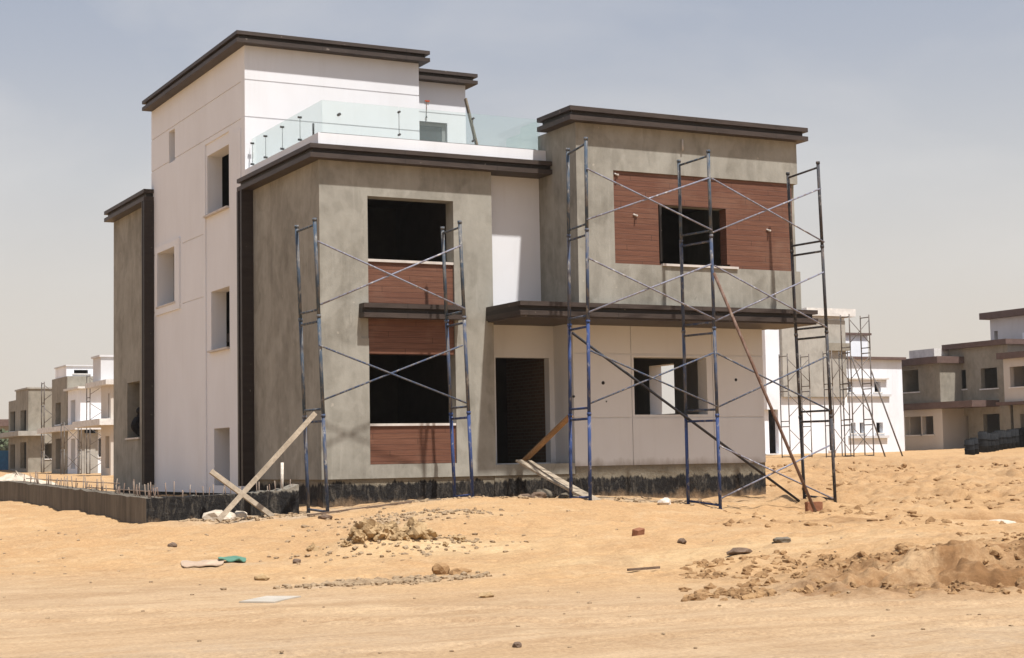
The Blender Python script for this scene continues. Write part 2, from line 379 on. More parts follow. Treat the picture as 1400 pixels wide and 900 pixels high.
# ------------------------------------------------------------------ terrain
def cpt(px, py, d):
    """survey point: bearing, drop below the eye and distance from the eye"""
    v = cr*(px-700)-cu*(py-450)+cf*2253.7
    return tuple(CAM+v*(d/v.dot(FH)))
PTS = []
for lat in (-.488, -.31, -.155, 0, .155, .31, .488):
    for d in (4, 8, 12, 16, 19):
        P = CAM+FH*d+RH*(lat*d); PTS.append((P.x, P.y, -.5))
for t in [(700, 778, 22.5), (700, 740, 27.5), (700, 708, 31), (700, 690, 33.5), (500, 780, 22.8), (500, 742, 27.5), (500, 712, 31), (500, 694, 33.5),
          (900, 775, 22.5), (900, 738, 27.5), (900, 712, 32), (900, 697, 35.5),
          (1100, 790, 20.5), (1100, 760, 22.5), (1100, 735, 26), (1100, 716, 31), (1100, 703, 36), (1100, 660, 50), (1100, 640, 70), (1100, 630, 90),
          (1250, 808, 18.3), (1250, 775, 20.2), (1250, 752, 21.8), (1250, 725, 27), (1250, 705, 34), (1250, 662, 51), (1250, 640, 70), (1250, 627, 95),
          (1400, 803, 18.2), (1400, 738, 20.8), (1400, 728, 23), (1400, 722, 26), (1400, 727, 30), (1400, 706, 35), (1400, 660, 51), (1400, 640, 70), (1400, 624, 95),
          (1600, 803, 18.2), (1600, 733, 20.8), (1600, 720, 26), (1600, 703, 35), (1600, 640, 70),
          (200, 770, 25.5), (200, 735, 30.5), (200, 717, 33), (350, 765, 25.5), (350, 730, 30.5), (350, 703, 35),
          (0, 770, 26.5), (0, 735, 33), (0, 705, 39), (0, 690, 43), (-200, 735, 33), (-200, 700, 42)]: PTS.append(cpt(*t))
PTS += [(-.5, -1.6, -.03), (2.8, -1.6, .22), (2.8, -.3, .12), (5.1, -3, .16), (5.1, -.3, .12), (8.4, -3, -.2), (8.75, -.2, .06), (11.7, -3, -.23), (12.2, -.2, .0), (0, -.2, .1), (-2, -2, -.05),
        (14, 2, .1), (0, 8, .15), (12, 12, .25), (0, 20, .2), (-10, 10, .1), (-10, 30, .1), (12, 66, .56), (15, 90, .62), (15.6, 110, .76), (17, 125, 1.2), (-10, 100, .4), (52, 50, 1.1), (60, 52, 1.1), (65, 48, 1.3), (66, 42, 1.3), (75, 58, 1.3),
        (95, 60, 1.4), (30, 50, .6), (60, 150, 1.3), (0, 250, 1.2), (200, 100, 1.5)]
PTS = np.array(PTS)
def _fit():
    n = len(PTS); A = np.zeros((n+1, n+1)); d = np.sqrt(((PTS[:, None, :2]-PTS[None, :, :2])**2).sum(-1))
    A[:n, :n] = -d+.02*np.eye(n); A[:n, n] = 1; A[n, :n] = 1
    return np.linalg.solve(A, np.r_[PTS[:, 2], 0])
_w = _fit()
PERM = RNG.random((257, 257))
def vnoise(x, y):
    xi = np.floor(x).astype(int); yi = np.floor(y).astype(int); fx = x-xi; fy = y-yi
    fx = fx*fx*(3-2*fx); fy = fy*fy*(3-2*fy); h = lambda a, b: PERM[a % 257, b % 257]
    return (h(xi, yi)*(1-fx)+h(xi+1, yi)*fx)*(1-fy)+(h(xi, yi+1)*(1-fx)+h(xi+1, yi+1)*fx)*fy-.5
def fbm(x, y, o=4):
    r = 0; a = 1.0
    for k in range(o): r = r+a*vnoise(x*2**k+k*17.3, y*2**k+k*9.1); a *= .5
    return r
def sstep(a, b, x):
    t = np.clip((x-a)/(b-a), 0, 1); return t*t*(3-2*t)
def base(X, Y):
    out = np.empty(len(X)); 
    for i in range(0, len(X), 20000):
        q = np.c_[X[i:i+20000], Y[i:i+20000]]; r = np.sqrt(((q[:, None]-PTS[None, :, :2])**2).sum(-1)); out[i:i+20000] = -r@_w[:-1]+_w[-1]
    return out
def masks(X, Y):
    dx = X-CAM.x; dy = Y-CAM.y; d = dx*FH.x+dy*FH.y; la = dx*RH.x+dy*RH.y
    b = la/np.maximum(d, 1)
    road = 1-sstep(17.5, 21.5, d+2.2*fbm(X*.25, Y*.25, 2)-4.0*sstep(-.05, -.3, b)*1.0)
    bank = sstep(.13, .20, b+.03*vnoise(X*.6, Y*.6))*sstep(17.0, 18.0, d)*(1-sstep(20.3, 22.0, d+1.2*vnoise(X*.7, Y*.7)))
    slope = sstep(.13, .18, b)*sstep(33, 40, d)*(1-sstep(85, 100, d))
    mound = (1-road)*(1-slope)
    return d, la, b, road, bank, slope, mound
PITC = (11.6, -8.6)
def height(X, Y, fine=True):
    X = np.atleast_1d(np.asarray(X, float)); Y = np.atleast_1d(np.asarray(Y, float))
    z = base(X, Y); r = np.hypot(X-CAM.x, Y-CAM.y); z = z+(1.0-z)*sstep(200, 340, r)
    d, la, b, road, bank, slope, mound = masks(X, Y)
    near = 1-sstep(70, 140, r)
    if fine:
        z = z+road*near*(.018*fbm(X*.9, Y*.9, 3)+.012*vnoise(la*.35, d*2.6)+.006*vnoise(X*6, Y*6))
        for c0, sl in ((10.2, .05), (12.0, .05), (15.6, -.10), (17.2, -.10), (13.4, .16)):
            e0 = (d-c0-sl*la-.35*np.sin(la*.25+c0))/.13; z = z+near*road*(.018*np.exp(-((np.abs(e0)-1.7)/.7)**2)-.042*np.exp(-e0**2))
        z = z+mound*near*.075*vnoise(X*2.9+3, Y*2.9)*(.5+vnoise(X*.5, Y*.5))+near*mound*.036*vnoise(X*6.5, Y*6.5)-near*mound*.05*np.maximum(vnoise(X*3.1+7, Y*3.1)-.22, 0)*4*.5
        z = z+mound*near*(.10*fbm(X*.45, Y*.45, 3)*sstep(20, 24, d)+.05*fbm(X*1.5, Y*1.5, 4)+.10*sstep(.10, .16, b)*np.maximum(fbm(X*1.7+2, Y*1.7, 4), 0))
        ed = 18.9+.8*fbm(X*.5, Y*.5, 3)+.45*np.abs(vnoise(la*1.9, d*.4))+.22*vnoise(X*3.1, Y*3.1); z = z+sstep(.145, .23, b)*(.26+.12*sstep(.2, .3, b))*(.62*sstep(ed-.10, ed+.10, d)+.38*sstep(ed+.42, ed+.58, d+.3*vnoise(X*2, Y*2))-sstep(ed-1.2, ed+1.6, d))
        rid = 1-np.abs(2*fbm(X*.8+3, Y*.8, 4)); z = z+bank*(.12*fbm(X*1.0, Y*1.0, 4)+.05*(rid-.6)+.12*np.maximum(fbm(X*2.4+9, Y*2.4, 4), 0)+.07*vnoise(X*2.7+1, Y*2.7)+.16*np.abs(fbm(X*3.6, Y*3.6, 3))+.10*vnoise(X*7.5, Y*7.5))
        z = z+slope*near*(.26*fbm(X*.55, Y*.55, 4)+.26*vnoise(la*1.1+d*.5, d*.5)+.20*np.abs(fbm(la*1.6-d*.5, d*.8, 3))+.22*np.maximum(fbm(X*1.5+5, Y*1.5, 4)-.08, 0)+.10*vnoise(X*3.2, Y*3.2))
        # dug hollow beyond the bank
        qx = (X-PITC[0])*RH.x+(Y-PITC[1])*RH.y; qd = (X-PITC[0])*FH.x+(Y-PITC[1])*FH.y
        z = z-.34*np.exp(-((qx-1.2)/2.6)**4-(qd/1.5)**4)
        # clod heap on the slope in front of the house
        z = z+.22*np.exp(-((X+2.9)**2+(Y+9.9)**2)/.6)*(1+.8*fbm(X*2.2, Y*2.2, 3))+.09*np.exp(-((X+1.6)**2+(Y+9.9)**2)/1.4)
    return z
def gh(x, y): return float(height([x], [y])[0])
def make_ground():
    a = np.concatenate([np.linspace(-180, -24, 54)[:-1], np.linspace(-24, 24, 640), np.linspace(24, 180, 54)[1:-1]])
    a = np.radians(a); r = np.concatenate([[.6], np.exp(np.concatenate([np.linspace(math.log(2.5), math.log(15), 130)[:-1], np.linspace(math.log(15), math.log(62), 620)[:-1], np.linspace(math.log(62), math.log(150), 90)])), np.exp(np.linspace(math.log(160), math.log(380), 14))])
    na, nr = len(a), len(r)
    A, R = np.meshgrid(a, r); X = CAM.x+R*(np.cos(A)*FH.x+np.sin(A)*RH.x); Y = CAM.y+R*(np.cos(A)*FH.y+np.sin(A)*RH.y)
    X = X.ravel(); Y = Y.ravel(); Z = height(X, Y)
    co = np.c_[X, Y, Z]; co = np.vstack([co, [CAM.x, CAM.y, -.5]])
    i = np.arange(na); j = (i+1) % na; F = []
    for k in range(nr-1): F.append(np.c_[k*na+i, k*na+j, (k+1)*na+j, (k+1)*na+i])
    F = np.vstack(F); tri = np.c_[np.full(na, na*nr), j, i]
    me = bpy.data.meshes.new('ground'); nv = len(co)
    me.vertices.add(nv); me.vertices.foreach_set('co', co.ravel())
    nl = F.size+tri.size; me.loops.add(nl); me.loops.foreach_set('vertex_index', np.r_[F.ravel(), tri.ravel()])
    st = np.r_[np.arange(len(F))*4, F.size+np.arange(len(tri))*3]; me.polygons.add(len(st)); me.polygons.foreach_set('loop_start', st)
    me.polygons.foreach_set('use_smooth', np.ones(len(st), bool)); me.update(); me.validate()
    d, la, b, road, bank, slope, mound = masks(co[:, 0], co[:, 1])
    at = me.color_attributes.new('soil', 'FLOAT_COLOR', 'POINT')
    grey = np.exp(-((co[:, 0]+4.9)**2/1.6+(co[:, 1]+15.0)**2/.16))*.9+np.exp(-((co[:, 0]+1.0)**2/5+(co[:, 1]+.9)**2/.8))*.8+np.exp(-((co[:, 0]-5)**2/30+(co[:, 1]+1.3)**2/.5))*.6
    grey = grey+np.exp(-((co[:, 0]+5.6)**2/.9+(co[:, 1]+10.6)**2/.3))*.5+np.exp(-((co[:, 0]+.6)**2/1.6+(co[:, 1]+5.6)**2/.7))*.5
    qx = (co[:, 0]-PITC[0])*RH.x+(co[:, 1]-PITC[1])*RH.y; qd = (co[:, 0]-PITC[0])*FH.x+(co[:, 1]-PITC[1])*FH.y
    moist = np.exp(-((qx-1.2)/2.7)**4-((qd-.5)/1.1)**4)+.75*np.exp(-((co[:, 0]-6.9)/1.5)**2-((co[:, 1]+9.2)/.9)**2)
    bank = np.clip(bank*.92+moist, 0, 1)
    pale2 = np.exp(-((co[:, 0]+1.9)/1.5)**2-((co[:, 1]+10.6)/1.1)**2)+.7*np.exp(-((co[:, 0]+.6)/2.6)**2-((co[:, 1]+14.2)/.8)**2)+.5*np.exp(-((co[:, 0]-.4)/1.2)**2-((co[:, 1]+5.8)/.8)**2)
    grey = grey+.9*np.exp(-((co[:, 0]+1.4)/1.9)**2-((co[:, 1]+2.1)/.75)**2)+.8*np.exp(-((co[:, 0]-5.5)/3.2)**2-((co[:, 1]+1.0)/.7)**2)+.4*np.exp(-((co[:, 0]+9.5)/2.5)**2-((co[:, 1]+21)/.8)**2)+.45*np.exp(-((co[:, 0]+2.5)/3)**2-((co[:, 1]+24.2)/.9)**2)
    ap = me.color_attributes.new('dry', 'FLOAT_COLOR', 'POINT'); ap.data.foreach_set('color', np.repeat(np.clip(pale2, 0, 1), 4))
    at.data.foreach_set('color', np.c_[road, np.clip(bank+.30*slope, 0, 1), np.clip(grey, 0, 1), np.ones(nv)].ravel())
    t = NT('sandy_ground')
    ca = t.n('ShaderNodeVertexColor', layer_name='soil'); sc = t.n('ShaderNodeSeparateColor'); t.l(ca.outputs[0], sc.inputs[0])
    rot = math.atan2(RH.y, RH.x)
    big = t.ramp(t.noise(t.map((1, 1, 0)), .22, 6, .6, .8), (.3, 0.0), (.7, 1.0))
    med = t.ramp(t.noise(t.map(), 1.3, 8, .68, .6), (.32, 0.0), (.7, 1.0))
    strk = t.ramp(t.noise(t.map((.16, 2.2, 1), rot=(0, 0, -rot-.06)), 1.0, 8, .68, .9), (.40, 0.0), (.62, 1.0))
    fine = t.noise(t.map(), 22, 6, .75)
    roadc = t.mix(strk, (.345, .228, .132), (.515, .375, .240)); roadc = t.mix(t.math('MULTIPLY', big, .6), roadc, (.43, .272, .142))
    sand = t.mix(big, (.395, .212, .088), (.485, .295, .140)); sand = t.mix(t.math('MULTIPLY', med, .45), sand, (.50, .335, .172))
    brown = t.mix(med, (.10, .047, .019), (.30, .155, .065))
    col = t.mix(sc.outputs[0], sand, roadc)
    gcol = t.mix(med, (.30, .25, .19), (.46, .40, .32)); col = t.mix(t.math('MULTIPLY', sc.outputs[2], t.ramp(t.noise(t.map(), 2.2, 6, .7), (.36, 0.0), (.56, 1.0))), col, gcol)
    pale = t.ramp(t.noise(t.map(loc=(4, 2, 0)), .5, 7, .65, 1.0), (.56, 0.0), (.72, .5)); col = t.mix(pale, col, (.52, .38, .225))
    spk = t.ramp(t.noise(t.map(), 11, 3, .6), (.63, 0.0), (.70, 1.0)); spk2 = t.ramp(t.noise(t.map(loc=(3, 1, 0)), 4.2, 4, .7), (.64, 0.0), (.70, 1.0)); col = t.mix(t.math('MULTIPLY', spk2, .4), col, (.20, .12, .062)); col = t.mix(t.math('MULTIPLY', spk, .55), col, (.16, .095, .052))
    cp = t.n('ShaderNodeVertexColor', layer_name='dry'); col = t.mix(t.math('MULTIPLY', cp.outputs[0], t.ramp(t.noise(t.map(loc=(2, 2, 0)), 1.8, 8, .7), (.32, .15), (.58, .9))), col, (.62, .47, .265))
    pl = t.ramp(t.noise(t.map(loc=(1, 8, 0)), 1.1, 8, .72, .5), (.52, 0.0), (.66, 1.0)); col = t.mix(t.math('MULTIPLY', pl, .35), col, (.60, .45, .28))
    blot = t.ramp(t.noise(t.map(loc=(7, 3, 0)), .75, 9, .74, .7), (.50, 0.0), (.66, 1.0)); col = t.mix(t.math('MULTIPLY', blot, .5), col, (.27, .155, .078))
    col = t.mix(.36, col, t.mix(t.ramp(fine, (.34, 0.0), (.66, 1.0)), (.17, .10, .05), (.62, .435, .25)))
    bk = t.math('MULTIPLY', sc.outputs[1], t.ramp(t.noise(t.map(), 1.1, 8, .74, .5), (.36, .15), (.56, .95))); col = t.mix(bk, col, brown)
    t.bump(t.math('ADD', t.math('ADD', t.math('MULTIPLY', fine, .5), t.noise(t.map(), 4, 9, .78, .4)), t.math('MULTIPLY', strk, .25)), .55, .08)
    me.materials.append(t.fin(col, .95, .08))
    o = bpy.data.objects.new('ground', me); link(o); o['kind'] = 'structure'; return o
make_ground()

# ------------------------------------------------------------------ the house under construction
H = thing('house', 'unfinished villa with bare cement front blocks, white tower and dark brown cornices', 'house', (3, 4, .1))
def slab3(name, x0, x1, y0, y1, z0, z1, ov=(.3, .3, .3, .3), inset=.10, lab=None, parent=None, core=None):
    """two-flange dark metal cornice around a roof block: flange, recessed band, flange"""
    h = z1-z0; a, b, c, d = ov; P = parent or H
    m = MB(); X0, X1, Y0, Y1 = x0-a, x1+b, y0-c, y1+d
    m.box(X0, X1, Y0, Y1, z1-h*.32, z1); m.box(X0, X1, Y0, Y1, z0, z0+h*.34)
    o = m.build('cornice', M['trim'], P, lab)
    g = MB(); i = lambda v: inset if v > 0 else 0
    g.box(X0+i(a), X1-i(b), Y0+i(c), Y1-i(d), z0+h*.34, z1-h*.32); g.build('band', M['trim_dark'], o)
    return o
G = .03  # width of a plaster groove
def hg(u0, u1, z): return (u0, u1, z-G/2, z+G/2, .022)
# white tower: left wall
m = MB(); TH = .45
m.left(5.4, 13.74, 0, .3, 11.57, TH, [hg(5.1, 13.74, 10.70), hg(5.1, 13.74, 9.75), (6.38, 8.45, .3, 9.62, .035),
       hg(8.62, 10.55, 7.22), hg(8.62, 10.55, 5.53), hg(13.25, 13.74, 7.22), hg(13.25, 13.74, 5.53),
       (10.75, 13.2, 5.41, 7.41, -.05), (5.4, 6.02, .3, 9.5, -.02),
       (11.29, 11.88, 9.70, 10.62, None), (6.5, 8.36, 7.67, 9.30, None), (11.2, 12.97, 5.66, 7.22, None), (6.5, 8.05, 4.03, 5.61, None), (6.55, 7.84, .5, 1.98, None)])
m.build('wall', M['white'], H, 'white tower wall with grooved joints and deep window openings')
m = MB(); m.front(0, 4.82, 5.1, .3, 11.57, .3, [hg(0, 4.82, 10.70), hg(0, 4.82, 9.75)]); m.build('wall', M['white'], H, 'sunlit white front of the roof tower')
m = MB(); m.box(4.52, 4.82, 5.4, 13.4, 7.9, 11.57); m.build('wall', M['white'], H, 'white side wall of the roof tower')
m = MB(); m.front(4.821, 7.08, 6.9, 7.9, 11.57, .25, [hg(4.8, 7.1, 10.70), (5.62, 6.5, 7.9, 10.44, None)]); m.build('wall', M['white'], H, 'smaller white stair tower set behind the main tower')
m = MB(); m.box(6.83, 7.08, 7.15, 12, 7.9, 11.57); m.build('wall', M['white'], H, 'white side wall of the smaller tower')
w = MB().front(5.62, 6.5, 7.0, 7.95, 10.44, .06, [(5.69, 6.38, 8.0, 10.34, None)]).build('window', M['alu'], H, 'grey framed glazed terrace door')
MB().box(5.69, 6.38, 7.02, 7.04, 8.0, 10.34).build('pane', M['winglass'], w)
slab3('c', 0, 4.75, 5.1, 13.42, 11.57, 11.86, (.3, .27, .3, .27), lab='dark brown cornice crowning the tall tower')
slab3('c', 4.83, 7.08, 6.9, 12, 11.56, 11.85, (0, .25, .3, .25), lab='dark brown cornice on the smaller tower')
for (ya, yb, z) in ((6.42, 8.44, 7.65), (11.1, 13.05, 5.62), (6.42, 8.12, 4.01)):
    MB().box(-.07, .3, ya, yb, z-.02, z+.03).build('window_sill', M['sill'], H)
# concrete wing at the rear left
m = MB(); m.left(13.74, 18.2, 0, .3, 8.86, TH, [(15.07, 16.51, 1.91, 3.61, None)]); m.build('wall', M['conc'], H, 'bare cement wall of the rear wing')
slab3('c', 0, 4, 13.76, 18.0, 8.86, 9.2, (.3, 0, .28, .25), lab='dark brown cornice of the rear wing')
MB().box(-.06, .3, 15.0, 16.58, 1.86, 1.91).build('window_sill', M['sill'], H)
def strip(y0, y1, z0, z1, lab):
    m = MB(); k = (y1-y0)
    m.box(-.3, 0, y0, y0+k*.34, z0, z1); m.box(-.3, 0, y1-k*.32, y1, z0, z1); o = m.build('corner_strip', M['strip'], H, lab)
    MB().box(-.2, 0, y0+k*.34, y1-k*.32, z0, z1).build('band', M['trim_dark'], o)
strip(13.46, 13.73, .5, 8.857, 'tall dark brown strip beside the rear wing'); strip(4.5, 4.88, .5, 7.777, 'tall dark brown strip beside the near cement block')
# near cement block: side and front
m = MB(); m.left(.4, 5.1, 0, .66, 7.78, .4, []); m.build('wall', M['conc'], H, 'shaded cement side wall')
m = MB()
m.front(0, 4.31, 0, .66, 7.78, .4, [(1.16, 3.31, 4.40, 7.03, None), (1.16, 3.31, .97, 4.40, None), (.98, 1.16, 3.80, 4.3, .03)])
m.build('wall', M['conc'], H, 'bare cement front block with two stacked windows')
m = MB(); m.box(1.16, 3.31, .06, .4, 4.42, 5.54); m.build('wood_panel', M['wood'], H, 'brown wood panel under the upper window')
m = MB(); m.box(1.16, 3.31, .06, .4, 3.46, 4.40); m.build('wood_panel', M['wood'], H, 'brown wood panel below the ledge')
m = MB(); m.box(1.162, 3.308, .05, .4, .975, 1.83); m.build('wood_panel', M['wood'], H, 'lowest brown wood panel')
MB().box(1.165, 3.305, .015, .42, 5.541, 5.60).build('window_sill', M['sill'], H); MB().box(1.165, 3.305, .01, .42, 1.831, 1.885).build('window_sill', M['sill'], H)
# jamb trims of dark wood beside the panels
o = slab3('c', .93, 3.40, 0, .02, 4.25, 4.57, (0, 0, .3, 0), inset=.1, lab='dark brown ledge between the stacked windows'); o.name = 'window_ledge'
slab3('c', 0, 5.815, 0, 4.86, 7.78, 8.09, (.3, 0, .27, 0), lab='dark brown cornice edging the roof terrace')
# recess wall, door wall and ground floor room
m = MB(); m.front(4.311, 5.82, .42, 4.6, 7.78, .3, []); m.build('wall', M['white'], H, 'narrow white wall over the entrance')
m = MB(); m.box(4.0, 4.31, .4, 1.2, .9, 7.78); m.build('wall', M['conc'], H, 'cement return wall by the entrance')
m = MB(); m.front(4.311, 6.43, .95, .9, 4.42, .25, [(4.83, 6.30, .94, 3.48, None)]); m.build('wall', M['white_low'], H, 'cream entrance wall with doorway')
m = MB(); m.front(6.43, 12.0, 0, .84, 4.42, .4, [hg(6.43, 12, 3.54), hg(6.43, 12, 1.99), (8.04, 8.07, .8, 4.5, .022), (10.43, 10.46, .8, 4.5, .022),
         (8.13, 10.27, 2.06, 3.47, None)]); m.build('wall', M['white_low'], H, 'white ground floor wall with square joints and wide window')
m = MB(); m.left(.4, .95, 6.43, .84, 4.42, .25, []); m.build('wall', M['white_low'], H, 'short return wall of the porch')
m = MB(); m.right(.4, 12, 12.0, .84, 4.42, .4, [(3.5, 4.75, 2.2, 3.56, None)]); m.build('wall', M['white_low'], H, 'right side wall with open window')
for (x, z, r) in ((7.25, 2.83, .045), (7.33, 2.38, .02), (11.15, 2.93, .04), (6.43, 2.5, .03)):
    MB().tube((x, -.006, z), (x, .03, z), r, 10).build('cable_hole', M['black'], H)
# canopy
c = slab3('c', 4.12, 12.15, -1.4, .95, 4.26, 4.575, (0, .32, .3, 0), inset=.1, lab='wide dark brown canopy over the ground floor'); c.name = 'canopy'
MB().box(4.15, 12.44, -1.66, -.03, 4.22, 4.259).build('soffit', M['trim'], c)
# upper right cement block with recessed wood cladding
Y0 = -1.4
m = MB(); m.front(5.82, 12.2, Y0, 4.578, 8.82, .4, [(6.82, 12.2, 5.56, 7.76, .16), (8.08, 10.12, 5.60, 7.03, None)]); m.build('wall', M['conc'], H, 'bare cement upper front block on the right')
m = MB(); m.left(Y0+.4, .42, 5.82, 4.578, 8.82, .3, []); m.build('wall', M['conc'], H, 'shaded cement side of the right block')
m = MB(); m.box(11.8, 12.05, Y0+.401, 10, 5.56, 7.76); m.box(11.8, 12.2, Y0+.401, 10, 4.578, 5.56); m.box(11.8, 12.2, Y0+.401, .42, 7.76, 8.82); m.build('wall', M['conc'], H, 'right side wall of the upper block')
m = MB(); m.front(6.825, 12.04, Y0+.05, 5.563, 7.757, .1, [(8.08, 10.12, 5.60, 7.03, None)]); m.build('wood_panel', M['wood'], H, 'large brown wood panel around the upper right window')
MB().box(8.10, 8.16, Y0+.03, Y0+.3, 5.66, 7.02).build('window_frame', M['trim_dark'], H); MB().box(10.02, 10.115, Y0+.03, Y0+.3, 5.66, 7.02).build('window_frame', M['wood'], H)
MB().box(8.12, 10.30, Y0-.05, Y0+.3, 5.545, 5.60).build('window_sill', M['sill'], H)
slab3('c', 5.84, 12.1, Y0, -.3, 8.82, 9.15, (.3, .28, .26, .25), lab='dark brown cornice of the right block')
for (x, z, c2) in ((7.42, 6.72, 'sill'), (11.28, 6.55, 'sill'), (6.92, 7.66, 'sill')):
    k = MB(); k.tube((x, Y0+.05, z), (x, Y0-.06, z-.01), .022, 8); k.tube((x-.05, Y0+.03, z+.03), (x+.05, Y0+.03, z-.02), .02, 6); k.build('pipe_stub', M['sill'], H)
k = MB().tube((8.75, Y0-.06, 8.36), (8.75, Y0-.06, 8.62), .022, 6); k.build('pipe_stub', M['sill'], H)
# roof terrace: parapet, floor, glass balustrade
m = MB(); m.box(0, 5.815, .03, .24, 8.09, 8.40); m.box(0, .24, .24, 5.09, 8.09, 8.40); m.build('parapet', M['white'], H)
B = MB().box(.10, 5.6, .12, .17, 8.401, 8.43).build('balustrade', M['clamp'], H)
def pane(x0, x1, y0, y1, z0=8.40, z1=9.17):
    MB().box(x0, x1, y0, y1, z0, z1).build('glass_pane', M['glass'], B)
pane(.14, 2.02, .139, .151); pane(2.04, 3.92, .139, .151); pane(3.94, 5.72, .139, .151)
for (a, b) in ((.16, 1.55), (1.57, 2.75), (2.77, 3.95), (3.97, 5.0)): pane(.139, .151, a, b)
pane(5.735, 5.747, .3, 1.15, 8.36, 9.17); pane(5.735, 5.747, 1.17, 1.9, 8.5, 9.02)
def clampset(x, y, nx, ny):
    m = MB()
    for z in (8.52, 9.05): m.tube((x-nx*.05, y-ny*.05, z), (x+nx*.04, y+ny*.04, z), .027, 8)
    m.tube((x, y, 8.5), (x, y, 9.06), .006, 6); m.build('clamp', M['clamp'], B)
for x in (2.03, 3.93): clampset(x, .145, 0, 1)
for y in (1.56, 2.76, 3.96, 4.95): clampset(.145, y, 1, 0)
MB().tube((.55, .09, 8.87), (.55, .2, 8.87), .034, 8).build('clamp', M['clamp'], B); MB().tube((.145, .7, 8.44), (.145, .7, 8.74), .025, 8).build('clamp', M['clamp'], B)
# plinth
m = MB(); m.box(.04, 4.28, .05, .3, -.5, .658); m.box(.05, .3, .3, 4.4, -.5, .659); m.box(.05, .3, 4.4, 18.2, -.5, .5); m.build('plinth', M['bit'], H, 'black coated base under the cement block')
m = MB(); m.box(6.46, 11.995, .02, .4, -.5, .838); m.box(11.6, 11.995, .4, 12, -.5, .838); m.build('plinth', M['bit'], H, 'black coated base under the white ground floor')
m = MB(); m.box(4.285, 6.458, .03, 1.3, -.5, .66); m.build('plinth', M['bit'], H, 'dark base under the porch')
MB().box(4.313, 6.428, .0, 1.25, .662, .915).build('porch_step', M['conc'], H)
# floors, partitions and rear walls
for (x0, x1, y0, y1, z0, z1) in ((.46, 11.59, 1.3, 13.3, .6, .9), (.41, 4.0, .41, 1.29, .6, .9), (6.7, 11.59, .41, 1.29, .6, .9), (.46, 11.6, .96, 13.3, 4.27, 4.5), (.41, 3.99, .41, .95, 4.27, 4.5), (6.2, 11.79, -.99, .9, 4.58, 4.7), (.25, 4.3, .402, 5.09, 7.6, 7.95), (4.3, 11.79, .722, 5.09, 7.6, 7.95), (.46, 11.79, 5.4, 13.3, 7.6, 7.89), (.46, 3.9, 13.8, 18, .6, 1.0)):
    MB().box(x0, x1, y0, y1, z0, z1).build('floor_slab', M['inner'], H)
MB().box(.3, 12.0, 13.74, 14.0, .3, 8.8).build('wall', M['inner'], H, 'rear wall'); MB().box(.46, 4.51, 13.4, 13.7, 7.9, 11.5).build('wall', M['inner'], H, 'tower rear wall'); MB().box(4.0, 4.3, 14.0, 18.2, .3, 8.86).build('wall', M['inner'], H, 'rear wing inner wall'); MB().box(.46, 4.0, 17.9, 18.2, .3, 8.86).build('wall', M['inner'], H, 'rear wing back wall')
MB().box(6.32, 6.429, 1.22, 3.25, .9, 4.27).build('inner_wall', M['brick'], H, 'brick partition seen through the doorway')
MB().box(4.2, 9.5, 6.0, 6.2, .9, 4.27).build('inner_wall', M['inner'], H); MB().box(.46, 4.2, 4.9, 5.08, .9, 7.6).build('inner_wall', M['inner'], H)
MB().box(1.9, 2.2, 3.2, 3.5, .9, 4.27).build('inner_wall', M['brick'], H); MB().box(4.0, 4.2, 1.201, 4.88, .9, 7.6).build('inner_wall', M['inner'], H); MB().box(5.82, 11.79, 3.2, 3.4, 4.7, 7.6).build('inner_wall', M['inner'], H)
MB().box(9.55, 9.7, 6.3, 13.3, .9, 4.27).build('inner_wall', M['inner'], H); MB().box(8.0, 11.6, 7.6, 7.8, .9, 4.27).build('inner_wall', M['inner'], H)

# loose things on the house
solo('plank', MB().board((3.88, .42, 9.58), (4.03, .16, 8.42), .09, .04, (1, 0, 0)), M['stone_g'], 'grey green batten leaning up from the glass railing of the terrace', 'plank')
pl = thing('plumb_line', 'orange topped plumb line hanging on the smaller white tower', 'plumb line', (5.87, 6.87, 10.55))
MB().box(5.82, 5.95, 6.86, 6.898, 11.0, 11.03).build('holder', M['orange'], pl); MB().tube((5.87, 6.875, 11.0), (5.85, 6.875, 10.62), .008, 5).build('cord', M['rust'], pl); MB().tube((5.85, 6.875, 10.54), (5.85, 6.875, 10.62), .03, 8, .01).build('bob', M['clamp'], pl)

# ------------------------------------------------------------------ scaffolds
def frame(root, pi0, pi1, po0, po1, mat, foot=False, rung_mat=None):
    """one H-frame: two legs joined by rungs; pi/po inner and outer leg from bottom to top"""
    pi0, pi1, po0, po1 = map(Vector, (pi0, pi1, po0, po1)); R = .039
    at = lambda a, b, t: a+(b-a)*t
    o = MB().tube(at(pi0, pi1, .93), at(po0, po1, .93), .026, 8).build('frame', rung_mat or mat, root)
    MB().tube(at(pi0, pi1, .05), at(po0, po1, .05), .026, 8).build('rung', rung_mat or mat, o)
    for a, b in ((pi0, pi1), (po0, po1)):
        l = MB(); l.tube(a, b, R, 10)
        for t in (.2, .84): l.tube(at(a, b, t)+Vector((-.03, 0, 0)), at(a, b, t)+Vector((.03, 0, 0)), .014, 6)
        l.tube(at(a, b, .97), at(a, b, 1.0)+Vector((0, 0, .0)), R*1.25, 10)
        if foot: l.tube(a-Vector((0, 0, .0)), a+Vector((0, 0, .02)), .075, 10)
        l.build('leg', mat, o)
    return o
